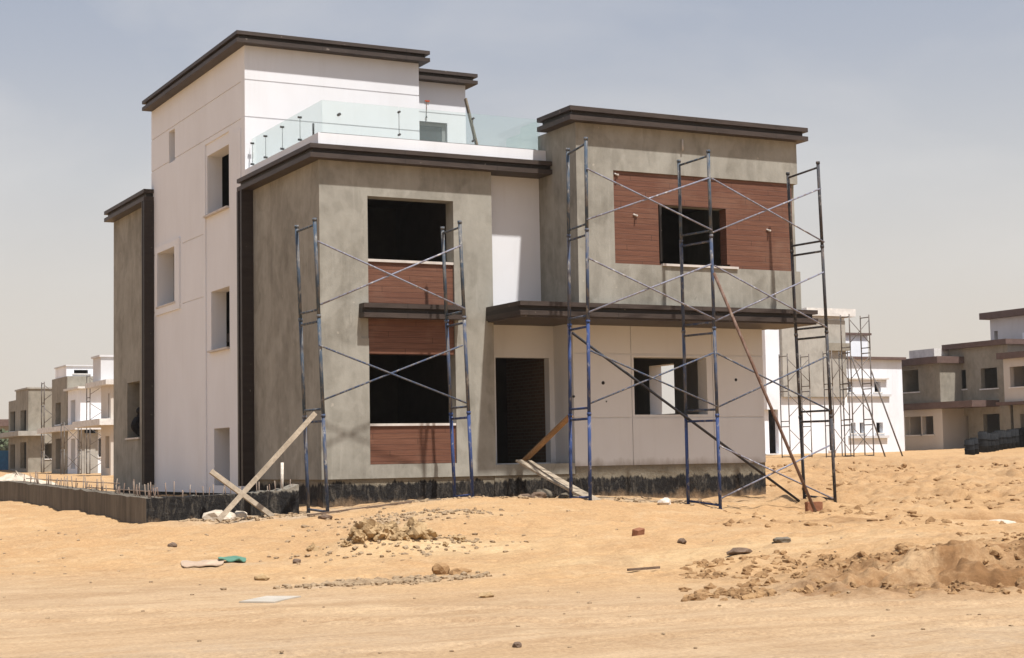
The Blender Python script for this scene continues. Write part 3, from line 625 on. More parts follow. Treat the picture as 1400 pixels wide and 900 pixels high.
def column(root, bi, bo, ti, to, ngrid, mats):
    """levels of frames along a slightly leaning column; ngrid = z of joints"""
    bi, bo, ti, to = map(Vector, (bi, bo, ti, to))
    f = lambda b, t, z: b+(t-b)*((z-b.z)/(t.z-b.z))
    zs = ngrid
    for k in range(len(zs)-1):
        z0, z1 = zs[k], zs[k+1]
        a = bi if k == 0 else f(bi, ti, z0); c = bo if k == 0 else f(bo, to, z0)
        last = k == len(zs)-2
        frame(root, a, ti if last else f(bi, ti, z1), c, to if last else f(bo, to, z1), M[mats[k]], k == 0)
def brace(root, p, q, mat='sc_brace', r=.020):
    MB().tube(p, q, r, 8).build('cross_brace', M[mat], root)
A = thing('scaffold', 'shorter blue steel scaffold tower standing in front of the cement block with stacked windows', 'scaffold', (1, -1.2, .1))
ax = -.02
column(A, (-.54, -.6, gh(-.54, -.6)-.02), (-.49, -1.6, gh(-.49, -1.6)-.02), (-.76, -.6, 6.18), (-.73, -1.6, 6.20), [0, 2.05, 4.15, 6.2], ['sc_mid', 'sc_grey', 'sc_grey'])
column(A, (2.95, -.6, gh(2.95, -.6)-.02), (2.90, -1.6, gh(2.9, -1.6)-.02), (2.74, -.6, 6.32), (2.69, -1.6, 6.32), [0, 2.1, 4.2, 6.3], ['sc_blue', 'sc_mid', 'sc_grey'])
for (z0, z1, z2, z3, mt) in ((5.70, 4.36, 5.76, 4.36, 'sc_brace'), (3.50, 2.33, 3.55, 2.28, 'sc_mid')):
    brace(A, (-.68, -1.65, z0), (2.76, -1.65, z3), mt); brace(A, (-.62, -1.62, z1), (2.70, -1.62, z2), mt)
Bs = thing('scaffold', 'long three legged run of tall steel scaffold in front of the wood clad right block', 'scaffold', (8.4, -2.5, -.1))
column(Bs, (5.15, -2, gh(5.15, -2)-.02), (5.06, -3, gh(5.06, -3)-.02), (5.26, -2, 8.06), (5.15, -3, 8.12), [0, 2.02, 4.05, 6.08, 8.1], ['sc_blue', 'sc_blue', 'sc_mid', 'sc_grey'])
column(Bs, (8.28, -2, gh(8.28, -2)-.02), (8.48, -3, gh(8.48, -3)-.02), (8.27, -2, 8.0), (8.42, -3, 8.07), [0, 1.98, 3.97, 6.1, 8.05], ['sc_blue', 'sc_mid', 'sc_mid', 'sc_grey'])
column(Bs, (11.64, -2, gh(11.64, -2)-.02), (11.77, -3, gh(11.77, -3)-.02), (11.45, -2, 7.91), (11.59, -3, 8.02), [0, 1.95, 3.95, 6.0, 8.0], ['sc_dark', 'sc_dark', 'sc_dark', 'sc_dark'])
for (zt, zb, mt) in ((7.41, 6.2, 'sc_brace'), (5.41, 4.15, 'sc_brace'), (3.37, 2.15, 'sc_mid')):
    brace(Bs, (5.13, -3.05, zt), (8.43, -3.05, zb), mt); brace(Bs, (5.11, -3.02, zb+.07), (8.40, -3.02, zt), mt)
for (zt, zb, mt) in ((7.40, 6.15, 'sc_brace'), (5.38, 4.10, 'sc_brace'), (3.36, 2.13, 'sc_mid'), (1.25, .05, 'sc_brace')):
    brace(Bs, (8.47, -3.05, zt), (11.66, -3.05, zb-.08), mt); brace(Bs, (8.47, -3.02, zb), (11.64, -3.02, zt-.03), mt)
m = MB().tube((5.23, -2.08, 3.84), (11.4, -2.1, gh(11.4, -2.1)+.02), .032, 8); solo('prop_pole', m, M['black'], 'long black pole sloping down across the foot of the right scaffold', 'pole')
m = MB().tube((8.40, -3.12, 5.2), (9.95, -4.6, gh(9.95, -4.6)), .036, 8); solo('prop_pole', m, M['rust'], 'rusty brown pole leaning against the middle of the right scaffold', 'pole')

# ------------------------------------------------------------------ open foundation with starter bars
Fd = thing('foundation', 'unfinished concrete foundation wall with rusty starter bars left of the house', 'foundation', (-3, 4, -.1))
def raggedwall(p, q, th, tops, mat, lab, n=40, seed=1):
    bm = MB(); p = Vector(p); q = Vector(q); d = (q-p); nrm = Vector((d.y, -d.x, 0)).normalized()
    rows = []
    for i in range(n+1):
        t = i/n; c = p+d*t; z = np.interp(t, [a for a, _ in tops], [b for _, b in tops])+.035*mnoise.noise(Vector((i*.45, seed, 0)))+.02*mnoise.noise(Vector((i*1.7, seed, 3)))
        g = -.8
        rows.append([bm.bm.verts.new((c.x, c.y, g)), bm.bm.verts.new((c.x, c.y, z)), bm.bm.verts.new((c.x-nrm.x*th, c.y-nrm.y*th, z+.01)), bm.bm.verts.new((c.x-nrm.x*th, c.y-nrm.y*th, g))])
    for i in range(n):
        for k in range(3): bm.bm.faces.new((rows[i][k], rows[i+1][k], rows[i+1][k+1], rows[i][k+1]))
    bm.bm.faces.new(rows[0]); bm.bm.faces.new(rows[-1][::-1])
    return bm.build('wall', mat, Fd, lab)
raggedwall((-4.15, 17, 0), (-4.15, -.897, 0), .35, [(0, .66), (.2, .68), (.55, .55), (1, .37)], M['formed'], 'long grey brown foundation wall', 60)
raggedwall((-4.147, -.9, 0), (-2.08, -.9, 0), .35, [(0, .37), (1, .41)], M['bit_f'], 'black coated foundation wall', 24, 4)
raggedwall((-1.92, -.86, 0), (-.85, -.86, 0), .45, [(0, .43), (.7, .47), (1, .58)], M['bit_f'], 'black coated foundation stub', 18, 9)
for i in range(26):
    x = -4.05+3.15*i/25+random.uniform(-.05, .05)
    if -2.1 < x < -1.9: continue
    h = random.uniform(.12, .34); z = .38; MB().tube((x, -.75, z-.1), (x+random.uniform(-.05, .05), -.75+random.uniform(-.04, .04), z+h), .011, 6).build('starter_bar', M['rebar'], Fd)
for i in range(54):
    y = -.8+13*(i/53)**1.15+random.uniform(-.05, .05); z = .38+.02*y; h = random.uniform(.12, .38)
    x = -4.0+random.choice((0, .12)); MB().tube((x, y, z-.1), (x+random.uniform(-.06, .06), y+random.uniform(-.08, .08), z+h), .011, 6).build('starter_bar', M['rebar'], Fd)
for (y0, y1, z) in ((-.6, 5, .50), (2, 9, .66), (6, 12, .70)):
    MB().tube((-3.95, y0, z), (-3.95, y1, z+.06), .011, 6).build('tie_bar', M['rebar'], Fd)
solo('pipe', MB().tube((-1.1, -.5, .4), (-1.09, -.5, 1.05), .035, 8), M['stone_w'], 'short pale pipe standing up from the foundation stub beside the crossed planks', 'pipe')

# crossed planks, planks at the door
solo('plank', MB().board((-3.10, -2.35, gh(-3.1, -2.35)+.06), (-.80, -1.72, 2.06), .10, .07, (0, -1, .2)), M['plank'], 'long pale timber leaning against the left scaffold, the longer of two crossed timbers', 'plank', 'crossed timbers')
solo('plank', MB().board((-2.92, -1.30, .90), (-1.72, -1.62, gh(-1.72, -1.62)+.03), .10, .07, (0, -1, .2)), M['plank'], 'short grey timber passing behind the long leaning timber', 'plank', 'crossed timbers')
for k, (p, q, lb, mt) in enumerate((((4.72, -.35, 1.0), (5.42, -2.55, gh(5.42, -2.55)+.03), 'pale plank sloping from the porch to the sand, left of the pair', 'plank'),
                                ((5.05, -.20, .98), (5.66, -2.35, gh(5.66, -2.35)+.03), 'pale plank sloping from the porch to the sand, right of the pair', 'plank'))):
    solo('plank', MB().board(p, q, .2, .045, (0, 0, 1), 4, -.03), M[mt], lb, 'plank', 'planks ramped to the porch')
solo('plank', MB().board((4.95, -.1, .95), (5.22, -1.93, 1.98), .16, .05, (0, 0, 1)), M['plank_b'], 'brown plank rising from the porch floor to a rung of the right scaffold', 'plank')

# worker in the opening of the rear wing
def person(loc):
    # seated sideways on the sill, back rounded, arms resting on the thighs
    V = [(0, 0, .12), (-.02, .02, .32), (-.01, .03, .50), (.05, .02, .60), (.08, .01, .66),
         (.10, 0, .74), (0, -.16, .50), (.10, -.24, .28), (.30, -.20, .20), (0, .20, .50), (.10, .27, .28), (.30, .22, .20),
         (.10, -.10, .11), (.44, -.13, .10), (.46, -.13, -.30), (.56, -.14, -.36), (.10, .12, .11), (.44, .15, .10), (.46, .16, -.30), (.56, .16, -.36)]
    Ed = [(0, 1), (1, 2), (2, 3), (3, 4), (4, 5), (2, 6), (6, 7), (7, 8), (2, 9), (9, 10), (10, 11), (0, 12), (12, 13), (13, 14), (14, 15), (0, 16), (16, 17), (17, 18), (18, 19)]
    Rr = [.19, .19, .18, .08, .06, .08, .075, .05, .04, .075, .05, .04, .09, .075, .05, .045, .09, .075, .05, .045]
    me = bpy.data.meshes.new('person'); me.from_pydata(V, Ed, []); o = bpy.data.objects.new('person', me); link(o); o.location = loc
    me.materials.append(M['cloth'])
    sk = o.modifiers.new('skin', 'SKIN'); su = o.modifiers.new('sub', 'SUBSURF'); su.levels = 2; su.render_levels = 2
    for i, v in enumerate(me.skin_vertices[0].data): v.radius = (Rr[i], Rr[i]); v.use_root = i == 0
    tag(o, 'worker in dark clothes sitting in the window opening of the rear wing', 'person')
    h = MB().rock(Vector(loc)+Vector((.09, 0, .80)), .108, 2, 3, .04, (1, .9, 1.05)).build('hair', M['hair'], o, smooth=True)
    f = MB().rock(Vector(loc)+Vector((.15, 0, .76)), .088, 3, 3, .04, (.9, .85, 1.15)); f.tube(Vector(loc)+Vector((.22, 0, .77)), Vector(loc)+Vector((.255, 0, .75)), .014, 8, .01); f.build('face', M['skin'], o, smooth=True)
    return o
person((.16, 16.02, 1.935))

# ------------------------------------------------------------------ litter and stones on the sand
def stone(name, x, y, r, mat, label, cat='stone', sq=(1, 1, .7), group=None, rough=.35, sub=2):
    return solo(name, MB().rock((x, y, gh(x, y)+r*sq[2]*.55), r, random.random()*50, 3 if rough > .8 else sub, rough, sq), M[mat], label, cat, group)
rc = random.Random(21)
for i in range(34):
    x = rc.gauss(-2.95, .38); y = -9.95+rc.gauss(0, .24)-.2*abs(x+2.9); r_ = rc.uniform(.05, .15) if i > 9 else rc.uniform(.12, .19)
    if i > 27: x = rc.uniform(-3.6, -1.5); y = rc.uniform(-10.7, -9.6); r_ = rc.uniform(.04, .07)
    stone('clod', x, y, r_, 'clod', 'dry sandy clod in the heap of clods on the slope', 'clod', (1, 1, .85), 'heap of dry clods', .85)
stone('clod', -3.75, -14.06, .115, 'lump', 'round brown clod on flat sand, left of a pair', 'clod', (1.1, 1, .85), 'pair of clods', .3)
stone('clod', -3.50, -14.17, .115, 'lump', 'flatter brown clod on flat sand, right of a pair', 'clod', (1.3, 1, .65), 'pair of clods', .3)
stone('stone', -4.54, -10.70, .07, 'stone_d', 'small dark round stone on bare sand right of the green plastic'); stone('stone', -5.15, -6.25, .08, 'stone_d', 'small dark stone alone near the foundation wall')
stone('stone', -6.08, -13.58, .085, 'clod', 'pale and brown lump between the green plastic and the white board', 'stone', (1.3, .8, .6))
stone('stone', 1.75, -14.24, .13, 'stone_g', 'smooth grey green stone on the mound right of the dark wood lump', 'stone', (1.2, .9, .45)); stone('stone', -4.91, -17.7, .065, 'clod', 'brown stone alone on the dirt road in the middle', 'stone', (1.4, .9, .6))
stone('stone', -6.97, -22.32, .04, 'stone_d', 'dark pebble closest to the bottom edge'); stone('stone', -1.67, -4.49, .12, 'stone_d', 'dark flat stone at the foot of the left scaffold', 'stone', (1.3, .8, .5))
stone('stone', 7.04, -2.91, .14, 'stone_w', 'white stone beside the middle legs of the right scaffold', 'stone', (1.1, 1, .8)); stone('stone', .8, -12.99, .07, 'stone_d', 'small dark stone high on the mound below the middle scaffold legs')
stone('wood_chunk', .55, -14.85, .125, 'stone_d', 'dark flat wood lump lying on the mound', 'wood chunk', (1.5, .8, .45), None, .5)
def brickt(x, y, rz, s, label, tilt=0):
    h = MB(); h.box(-s[0]/2, s[0]/2, -s[1]/2, s[1]/2, 0, s[2]); bmesh.ops.rotate(h.bm, verts=h.bm.verts, cent=(0, 0, 0), matrix=Matrix.Rotation(tilt, 3, 'X') @ Matrix.Rotation(rz, 3, 'Z'))
    bmesh.ops.translate(h.bm, verts=h.bm.verts, vec=(x, y, gh(x, y)-.01)); return solo('brick', h, M['brickbit'], label, 'brick', bevel=.01)
brickt(1.79, -10.16, .5, (.24, .12, .13), 'small tilted dark brick lying on the open mound', .2); brickt(10.35, -4.0, -.35, (.36, .2, .27), 'large reddish block standing beside the leaning rusty pole')
def sheet(name, x, y, w, d, rz, mat, label, cat, wav=.02, t=.008, lift=.008):
    bm = MB(); n = 9; top = []
    for i in range(n+1):
        row = []
        for j in range(n+1):
            u = (i/n-.5)*w*(1-.25*abs(2*j/n-1)**3*(wav > .01)); v = (j/n-.5)*d; X = x+u*math.cos(rz)-v*math.sin(rz); Y = y+u*math.sin(rz)+v*math.cos(rz)
            row.append((X, Y, gh(X, Y)+lift+wav*(1+mnoise.noise(Vector((u*7, v*7, w))))))
        top.append(row)
    if wav <= .01:
        zc = max(q[2] for r in top for q in r)
        top = [[(q[0], q[1], zc-.004) for q in r] for r in top]
    T = [[bm.bm.verts.new(q) for q in r] for r in top]; Bt = [[bm.bm.verts.new((q[0], q[1], q[2]-t-lift*.8)) for q in r] for r in top]
    for i in range(n):
        for j in range(n):
            bm.bm.faces.new((T[i][j], T[i+1][j], T[i+1][j+1], T[i][j+1])); bm.bm.faces.new((Bt[i][j], Bt[i][j+1], Bt[i+1][j+1], Bt[i+1][j]))
    for i in range(n):
        for a, b in (((i, 0), (i+1, 0)), ((i+1, n), (i, n)), ((0, i+1), (0, i)), ((n, i), (n, i+1))):
            bm.bm.faces.new((T[a[0]][a[1]], Bt[a[0]][a[1]], Bt[b[0]][b[1]], T[b[0]][b[1]]))
    return solo(name, bm, M[mat], label, cat)
sheet('empty_bag', -5.81, -10.13, .62, .75, -.4, 'bag', 'flattened faded cement bag lying on the sand', 'bag', .022)
sheet('plastic_bag', -5.33, -10.05, .4, .42, -.5, 'green', 'crumpled green plastic bag next to the faded cement bag', 'bag', .045)
sheet('board', -6.98, -16.46, .42, .75, -.75, 'board', 'flat white board lying on the dirt road', 'board', .005, .015)
stone('stone_slab', 10.55, -9.6, .34, 'rub', 'flat pale slab at the edge of the dug hollow', 'slab', (1.25, .8, .3), None, .2)
for i, (x, y, r) in enumerate(((-2.85, -1.35, .22), (-2.55, -1.25, .17), (-2.25, -1.2, .14), (-2.65, -1.6, .1))):
    stone('rubble_lump', x, y, r, 'rub', 'pale rubble lump under the crossed timbers', 'rubble', (1.2, 1, .7), 'rubble under the crossed timbers', .3)
for i, (x, y, r) in enumerate(((4.85, -1.3, .22), (4.6, -1.5, .16), (5.3, -1.5, .17), (4.4, -1.2, .13), (5.55, -1.3, .13))):
    stone('rubble_lump', x, y, r, 'stone_d' if i % 2 else 'stone_g', 'broken rubble lump under the ramped planks', 'rubble', (1.3, 1, .7), 'rubble under the ramped planks', .45)
for (p, q, mt, lb, w) in (((-1.3, -2.6), (1.15, -2.2), 'stone_d', 'dark thin board lying on the sand by the left scaffold foot', .10), ((.1, -1.3), (1.25, -1.75), 'plank_b', 'brown stick lying in front of the cement block', .06), ((1.3, -.9), (2.05, -1.75), 'plank', 'pale stick lying in front of the cement block', .06),
                          ((-1.9, -15.8), (-1.35, -15.7), 'stone_d', 'thin dark twig lying on the sand right of the centre', .03), ((2.9, -1.2), (4.4, -1.3), 'stone_d', 'dark batten lying between scaffold and porch', .07)):
    solo('stick', MB().board((*p, gh(*p)+.04), (*q, gh(*q)+.04), w, .03), M[mt], lb, 'stick')
# loose gravel, one uncountable mass
def gravel():
    bm = MB(); rnd = random.Random(5); pts = []
    for k in range(520): pts.append((rnd.gauss(-4.95, .55), rnd.gauss(-14.95, .22), rnd.uniform(.015, .05)))
    for k in range(260): pts.append((rnd.gauss(-.3, 1.0), rnd.gauss(-5.6, .6), rnd.uniform(.015, .05)))
    for k in range(260): pts.append((rnd.uniform(-3.6, 1.6), rnd.gauss(-1.5, .35), rnd.uniform(.015, .06)))
    for k in range(200): pts.append((rnd.uniform(2, 9), rnd.gauss(-1.6, .5), rnd.uniform(.015, .06)))
    for k in range(190): 
        d = rnd.uniform(9, 34); la = rnd.uniform(-.33, .33)*d; P = CAM+FH*d+RH*la; pts.append((P.x, P.y, rnd.uniform(.006, .016)+.0004*d))
    for k in range(200): pts.append((rnd.gauss(-2.6, .9), rnd.gauss(-10.2, .6), rnd.uniform(.015, .05)))
    Z = height([p[0] for p in pts], [p[1] for p in pts])
    for k, (x, y, r) in enumerate(pts): bm.rock((x, y, Z[k]+r*.25), r, k*.37, 1, .5, (rnd.uniform(.8, 1.5), rnd.uniform(.8, 1.3), rnd.uniform(.5, .9)))
    o = bm.build('gravel', M['gravel']); o['kind'] = 'stuff'
gravel()

def dirt_lumps():
    bm = MB(); rnd = random.Random(9); pts = []
    while len(pts) < 620:
        d = rnd.uniform(17.4, 23); la = rnd.uniform(.10, .34)*d; P = CAM+FH*d+RH*la
        if mnoise.noise(Vector((P.x*.7, P.y*.7, 2)))+.35*rnd.random() < .12: continue
        pts.append((P.x, P.y, rnd.uniform(.02, .065)*(1.4 if rnd.random() < .15 else 1)))
    while len(pts) < 1500:
        d = rnd.uniform(30, 72); la = rnd.uniform(.12, .34)*d; P = CAM+FH*d+RH*la
        if P.x < 13 and P.y > -3.4: continue
        if mnoise.noise(Vector((P.x*.35, P.y*.35, 5)))+.4*rnd.random() < .14: continue
        pts.append((P.x, P.y, rnd.uniform(.03, .12)))
    Z = height([p[0] for p in pts], [p[1] for p in pts])
    for k, (x, y, r) in enumerate(pts): bm.rock((x, y, Z[k]-r*.1), r*.85, k*.41, 2 if k < 620 else 1, .75, (rnd.uniform(.8, 1.5), rnd.uniform(.8, 1.3), rnd.uniform(.7, 1.0)))
    o = bm.build('dirt_lumps', M['lump']); o['kind'] = 'stuff'
dirt_lumps()

# ------------------------------------------------------------------ houses further off
def far_house(label, bodies, slabs, base_pt, name='unfinished_house'):
    R = thing(name, label, 'house', base_pt)
    for b in bodies:
        x0, x1, y0, y1, z0, z1, mt = b['b']; T = .35; Fh = b.get('F', []); Lh = b.get('L', [])
        m = MB(); m.front(x0, x1, y0, z0, z1, T, [(*h, None) for h in Fh]); m.left(y0+T, y1, x0, z0, z1, T, [(*h, None) for h in Lh])
        m.box(x1-.2, x1, y0+T, y1, z0, z1); m.box(x0+T, x1-.2, y1-.2, y1, z0, z1); m.box(x0+T, x1-.2, y0+T, y1-.2, z1-.25, z1-.003)
        if z1-z0 > 5: m.box(x0+T, x1-.2, y0+T, y1-.2, (z0+z1)/2-.1, (z0+z1)/2+.1)
        m.build('wall', M[mt], R)
        for h in Fh: MB().box(h[0]-.12, h[1]+.12, y0-.06, y0+.2, h[2]-.09, h[2]-.002).build('window_sill', M['f_slab'], R)
        for h in Lh:
            if h[2] > 1.6: MB().box(x0-.06, x0+.2, h[0]-.12, h[1]+.12, h[2]-.09, h[2]-.002).build('window_sill', M['f_slab'], R)
    for (n, x0, x1, y0, y1, z0, z1, mt) in slabs: MB().box(x0, x1, y0, y1, z0, z1).build(n, M[mt], R)
    return R
far_house('farthest bare grey block house on the left with scaffold poles before it',
    [dict(b=(15.6, 18.2, 108.9, 114.2, .2, 7.85, 'f_conc'), L=[(109.8, 112.2, 4.3, 6.1), (109.7, 112.2, 1.1, 3.35)], F=[(17.0, 17.66, 1.9, 3.2)]),
     dict(b=(15.61, 18.2, 114.2, 117.5, .2, 7.1, 'f_conc'), L=[(114.5, 116.8, 4.4, 6.15), (114.4, 116.7, 1.1, 3.25)])],
    [('slab', 14.6, 17.0, 108.0, 120.5, 3.85, 4.25, 'f_conc2'), ('coping', 15.5, 18.3, 108.8, 114.3, 7.85, 7.98, 'f_conc2')], (16.5, 112, .5))
far_house('half plastered house on the left with white roof room and concrete left block',
    [dict(b=(15.3, 18.6, 88.7, 92.75, .2, 7.0, 'f_white'), L=[(90.3, 91.8, 4.35, 6.15), (90.3, 91.7, 1.0, 3.25)], F=[(16.65, 17.05, 1.85, 3.2)]),
     dict(b=(15.25, 18.4, 92.76, 98.1, .2, 8.05, 'f_conc'), L=[(95, 96.8, 4.45, 6.15), (95, 96.7, 1.0, 3.35)]),
     dict(b=(15.32, 18.3, 93.4, 97.2, 8.05, 8.85, 'f_white'), F=[(15.9, 17.0, 8.3, 8.58)]),
     dict(b=(15.24, 16.57, 88.55, 88.69, .2, 3.85, 'f_conc2'))],
    [('slab', 14.7, 17.2, 87.8, 101, 3.86, 4.25, 'f_slab'), ('slab', 15.0, 18.7, 88.2, 93.0, 6.9, 7.05, 'f_slab'), ('coping', 15.25, 18.4, 93.3, 97.3, 8.85, 8.95, 'f_grey')], (16.5, 93, .4))
far_house('nearest left house half hidden by the rear wing with grey roof room and cream slabs',
    [dict(b=(11.8, 15.0, 65.7, 68.1, .2, 6.2, 'f_cream'), L=[(65.95, 66.35, 4.05, 5.55), (66.0, 67.0, 1.0, 2.95)]), dict(b=(11.8, 15.0, 68.2, 70.2, 6.2, 7.9, 'f_grey'))],
    [('slab', 11.0, 14.0, 65.2, 72.4, 3.6, 3.98, 'f_slab'), ('slab', 11.4, 15.2, 65.3, 70.6, 6.05, 6.35, 'f_slab'), ('coping', 11.7, 15.1, 68.1, 70.3, 7.9, 8.02, 'f_grey')], (12.5, 67, .4))
far_house('white and cement house behind the right scaffold with small square windows',
    [dict(b=(50.0, 56.45, 51.2, 60, .6, 10.0, 'f_white'), F=[(49.9, 50.84, 1.15, 3.95), (54.9, 55.3, 1.3, 3.95)]),
     dict(b=(51.15, 56.3, 50.95, 51.19, 4.75, 9.75, 'f_conc2'), F=[]),
     dict(b=(56.3, 61.35, 51.4, 60, .6, 7.25, 'f_white'), F=[(56.75, 57.12, 5.1, 5.78), (58.95, 59.5, 5.1, 5.78), (56.87, 57.25, 2.4, 3.08), (57.6, 57.98, 2.4, 3.08), (59.0, 59.55, 2.4, 3.08)]),
     dict(b=(59.2, 61.7, 55.2, 60, 7.2, 9.2, 'f_white'))],
    [('cornice', 53.0, 57.0, 50.7, 60.2, 10.0, 10.5, 'f_slab'), ('cornice', 56.5, 61.5, 51.1, 60.2, 7.25, 7.42, 'f_trim'), ('cornice', 59.0, 61.9, 55.0, 60.2, 9.2, 9.35, 'f_trim'), ('ledge', 54.7, 56.4, 50.7, 50.94, 7.75, 8.25, 'f_conc'),
     ('ledge', 56.5, 60.2, 51.2, 51.39, 4.8, 4.95, 'f_grey'), ('ledge', 56.6, 59.9, 51.2, 51.39, 2.05, 2.22, 'f_grey'), ('ledge', 56.5, 60.0, 51.15, 51.38, 5.92, 6.02, 'f_slab')], (56, 55, 1.0))
far_house('two storey bare grey house on the right with red brown cornices and a deep balcony',
    [dict(b=(65.6, 71, 45.95, 51.45, .8, 8.0, 'f_conc'), L=[(47.0, 48.5, 5.2, 6.55), (46.95, 48.45, 2.25, 3.5), (50.6, 50.95, 5.27, 6.55), (49.9, 50.3, 5.27, 6.55), (49.85, 50.45, 1.35, 3.45)]),
     dict(b=(63.65, 71, 50.2, 54.0, .8, 3.95, 'f_cream'), L=[(51.1, 52.2, 2.25, 3.48), (52.3, 53.9, 2.25, 3.5)]),
     dict(b=(63.65, 71, 50.3, 54.3, 4.4, 7.0, 'f_conc'), L=[(52.4, 54.0, 5.2, 6.7)]), dict(b=(63.63, 66, 54.32, 55.6, 4.4, 5.25, 'f_conc'), L=[])],
    [('cornice', 65.2, 71.2, 45.7, 51.7, 8.0, 8.34, 'f_trim'), ('cornice', 63.2, 71.1, 50.0, 55.8, 7.0, 7.45, 'f_trim'), ('canopy', 63.2, 66, 46.9, 55.8, 3.96, 4.38, 'f_trim'), ('roof_box', 64.5, 66.5, 51.7, 54.2, 7.45, 8.1, 'f_slab')], (67, 50, 1.0))
far_house('partly white house at the right edge with pink upper wall and tall grey tower',
    [dict(b=(65.5, 72, 38.0, 45.6, .8, 4.0, 'f_conc'), L=[(43.9, 45.0, 2.15, 3.4)]), dict(b=(65.0, 72, 38, 45.8, 4.2, 7.0, 'f_cream'), L=[(43.6, 45.25, 5.15, 6.46)]),
     dict(b=(69.6, 74, 44.0, 51.6, 7.0, 10.2, 'f_grey'), L=[(50.9, 51.25, 8.6, 9.35)]), dict(b=(69.2, 69.59, 43.5, 48.2, 7.0, 9.0, 'f_white'))],
    [('cornice', 64.7, 72.2, 37.8, 46.1, 7.0, 7.4, 'f_trim'), ('canopy', 64.6, 72, 37.8, 46.2, 4.0, 4.2, 'f_trim'), ('cornice', 69.1, 74.3, 43.6, 52.1, 10.2, 10.65, 'f_trim')], (68, 43, 1.0))
def far_scaffold(label, x, y, levels, bays, wid=1.0, bay=2.3, h=2.0, along=(1, 0), mat='sc_far', r=.05):
    z0 = gh(x, y)-.1; R = thing('scaffold', label, 'scaffold', (x, y, z0)); ux = Vector((along[0], along[1], 0)); uy = Vector((-along[1], along[0], 0))
    P = Vector((x, y, z0))
    for b in range(bays+1):
        for l in range(levels):
            a = P+ux*(b*bay)+Vector((0, 0, l*h)); c = a+uy*wid; up = Vector((0, 0, h)); m = MB()
            m.tube(a, a+up, r, 6); m.tube(c, c+up, r, 6)
            for t in (.08, .93): m.tube(a+up*t, c+up*t, r*.8, 6)
            m.build('frame', M[mat], R)
            if b < bays:
                m = MB(); n = a+ux*bay; m.tube(a+up*.2, n+up*.85, r*.6, 5); m.tube(a+up*.85, n+up*.2, r*.6, 5); m.build('cross_brace', M[mat], R)
    return R
far_scaffold('low pair of scaffold bays before the cement patch of the white house', 47.0, 45.0, 3, 1, .8, 1.6, 2.1, r=.035)
far_scaffold('tallest far scaffold tower, before the small windows of the white house', 50.3, 43.2, 4, 1, .8, 1.5, 2.15, r=.04)
far_scaffold('single bay scaffold between the other two before the white house', 49.2, 43.6, 3, 1, .8, 1.2, 2.15, r=.035)
for i, (p, q, lb) in enumerate((((50.3, 43.1, 6.8), (51.9, 42.3), 'left one of two long raking poles before the white house'), ((51.3, 42.6, 6.0), (52.8, 41.8), 'right one of two long raking poles before the white house'))):
    solo('prop_pole', MB().tube(p, (*q, gh(*q)), .05, 6), M['sc_far'], lb, 'pole', 'raking poles by the white house')
far_scaffold('thin brown scaffold before the farthest grey house on the left', 16.0, 104.5, 4, 1, 1.0, 1.5, 1.9, r=.045)
far_scaffold('thin grey scaffold before the half plastered house on the left', 14.9, 84.0, 4, 1, 1.0, 1.8, 1.8, r=.035)
far_scaffold('low brown scaffold in front of the concrete left block of the half plastered house', 13.2, 84.5, 2, 1, 1.0, 1.2, 1.9, r=.035)
# drums in a row on the right
for i in range(16):
    t = i/15; x = 56.6+10.2*t; y = 40.3+5.2*t+random.uniform(-.12, .12)
    if i == 2: continue
    z = gh(x, y); h = random.uniform(1.05, 1.25) if i > 1 else random.uniform(.8, 1.0); m = MB(); tl = random.uniform(-.05, .05)
    m.tube((x, y, z-.1), (x+tl, y, z+h), .30, 12, .27)
    for k in (.3, .62): m.tube((x+tl*k, y, z+h*k), (x+tl*k, y, z+h*k+.06), .315, 12)
    m.tube((x+tl, y, z+h), (x+tl, y, z+h+.05), .2, 10)
    solo('drum', m, M['drum'], 'black upright drum in the row before the right hand houses', 'drum', 'row of black drums')
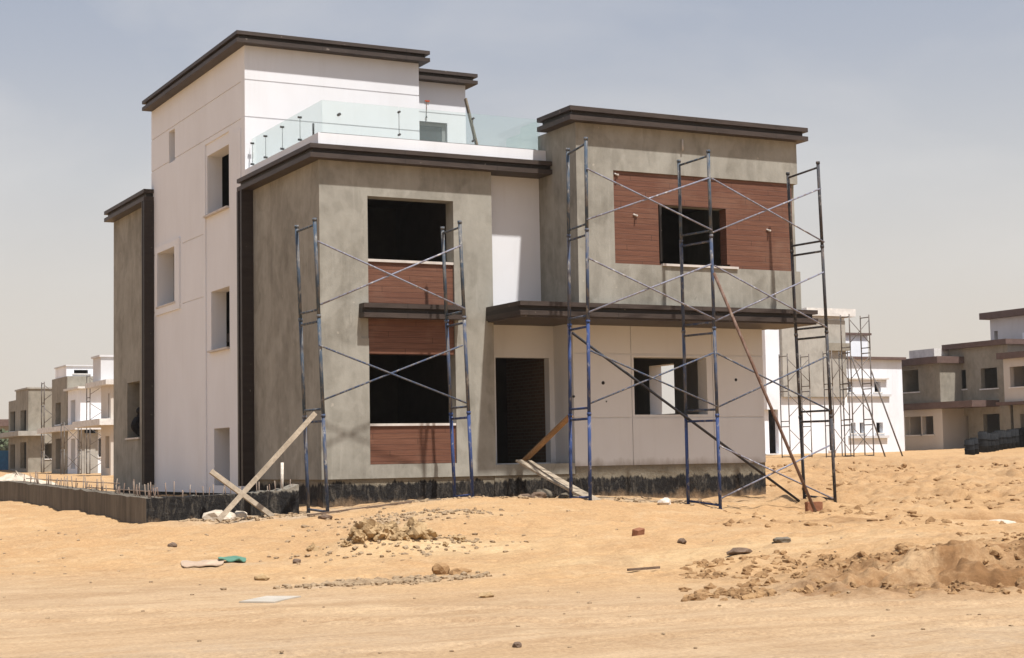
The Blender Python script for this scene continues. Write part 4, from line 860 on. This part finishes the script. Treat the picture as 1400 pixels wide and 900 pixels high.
# heaps and distance on the left
def heap(x, y, r, h, mat, label, name='rubble_heap', cat='rubble heap'):
    bm = MB(); n = 26; k = 7; z = gh(x, y)-.1; rings = []
    for j in range(k+1):
        rr = r*j/k; rings.append([bm.bm.verts.new((x+rr*math.cos(2*math.pi*i/n)*(1+.25*mnoise.noise(Vector((i*.5, x, 0)))), y+rr*math.sin(2*math.pi*i/n), z+h*(1-(j/k)**1.4)*(1+.35*mnoise.noise(Vector((i*.6, j*.9, y)))))) for i in range(n)])
    for j in range(k):
        for i in range(n):
            q = (i+1) % n; bm.bm.faces.new((rings[j][i], rings[j][q], rings[j+1][q], rings[j+1][i]))
    return solo(name, bm, M[mat], label, cat)
heap(-1.9, 24, 2.2, .75, 'rub', 'pale rubble heap behind the starter bars left of the rear wing')
heap(-5.6, 19, 2.4, .8, 'heap', 'low sand heap at the left end of the foundation', 'sand_heap', 'sand heap')
fe = thing('fence', 'blue site hoarding far off at the left edge', 'fence', (10, 119, 1)); MB().box(4, 16.2, 119, 119.15, .8, 2.75).build('panel', M['bluefence'], fe)
for x in (4, 7, 10, 13, 16.2): MB().box(x-.06, x+.06, 118.9, 119.0, .8, 2.9).build('post', M['sc_far'], fe)
far_house('low brown roofed house far off at the left edge', [dict(b=(14, 24.5, 161, 168, .5, 6.0, 'f_conc'), F=[(16, 17.5, 3.6, 5), (19, 20.5, 3.6, 5)])], [('roof', 13.5, 25, 160.4, 168.5, 6.0, 6.8, 'f_trim')], (19, 164, .8))
tr = thing('tree', 'dusty green bushy tree behind the blue hoarding', 'tree', (16.5, 130, 1)); MB().tube((16.5, 130, .8), (16.6, 130, 3.2), .16, 8, .08).build('trunk', M['bark'], tr)
bm = MB(); rnd = random.Random(3)
for k in range(900):
    c = Vector((rnd.gauss(0, 1), rnd.gauss(0, 1), rnd.gauss(0, 1))); c = c.normalized()*(rnd.random()**.4); p = Vector((16.5+c.x*2.4+.5*math.sin(k), 130+c.y*2, 3.4+c.z*1.6)); s = rnd.uniform(.12, .3)
    a = Vector((rnd.uniform(-1, 1), rnd.uniform(-1, 1), rnd.uniform(-1, 1))).normalized()*s; b2 = a.orthogonal().normalized()*s; bm.quad(p-a, p-b2, p+a, p+b2)
bm.build('crown', M['leaf'], tr)
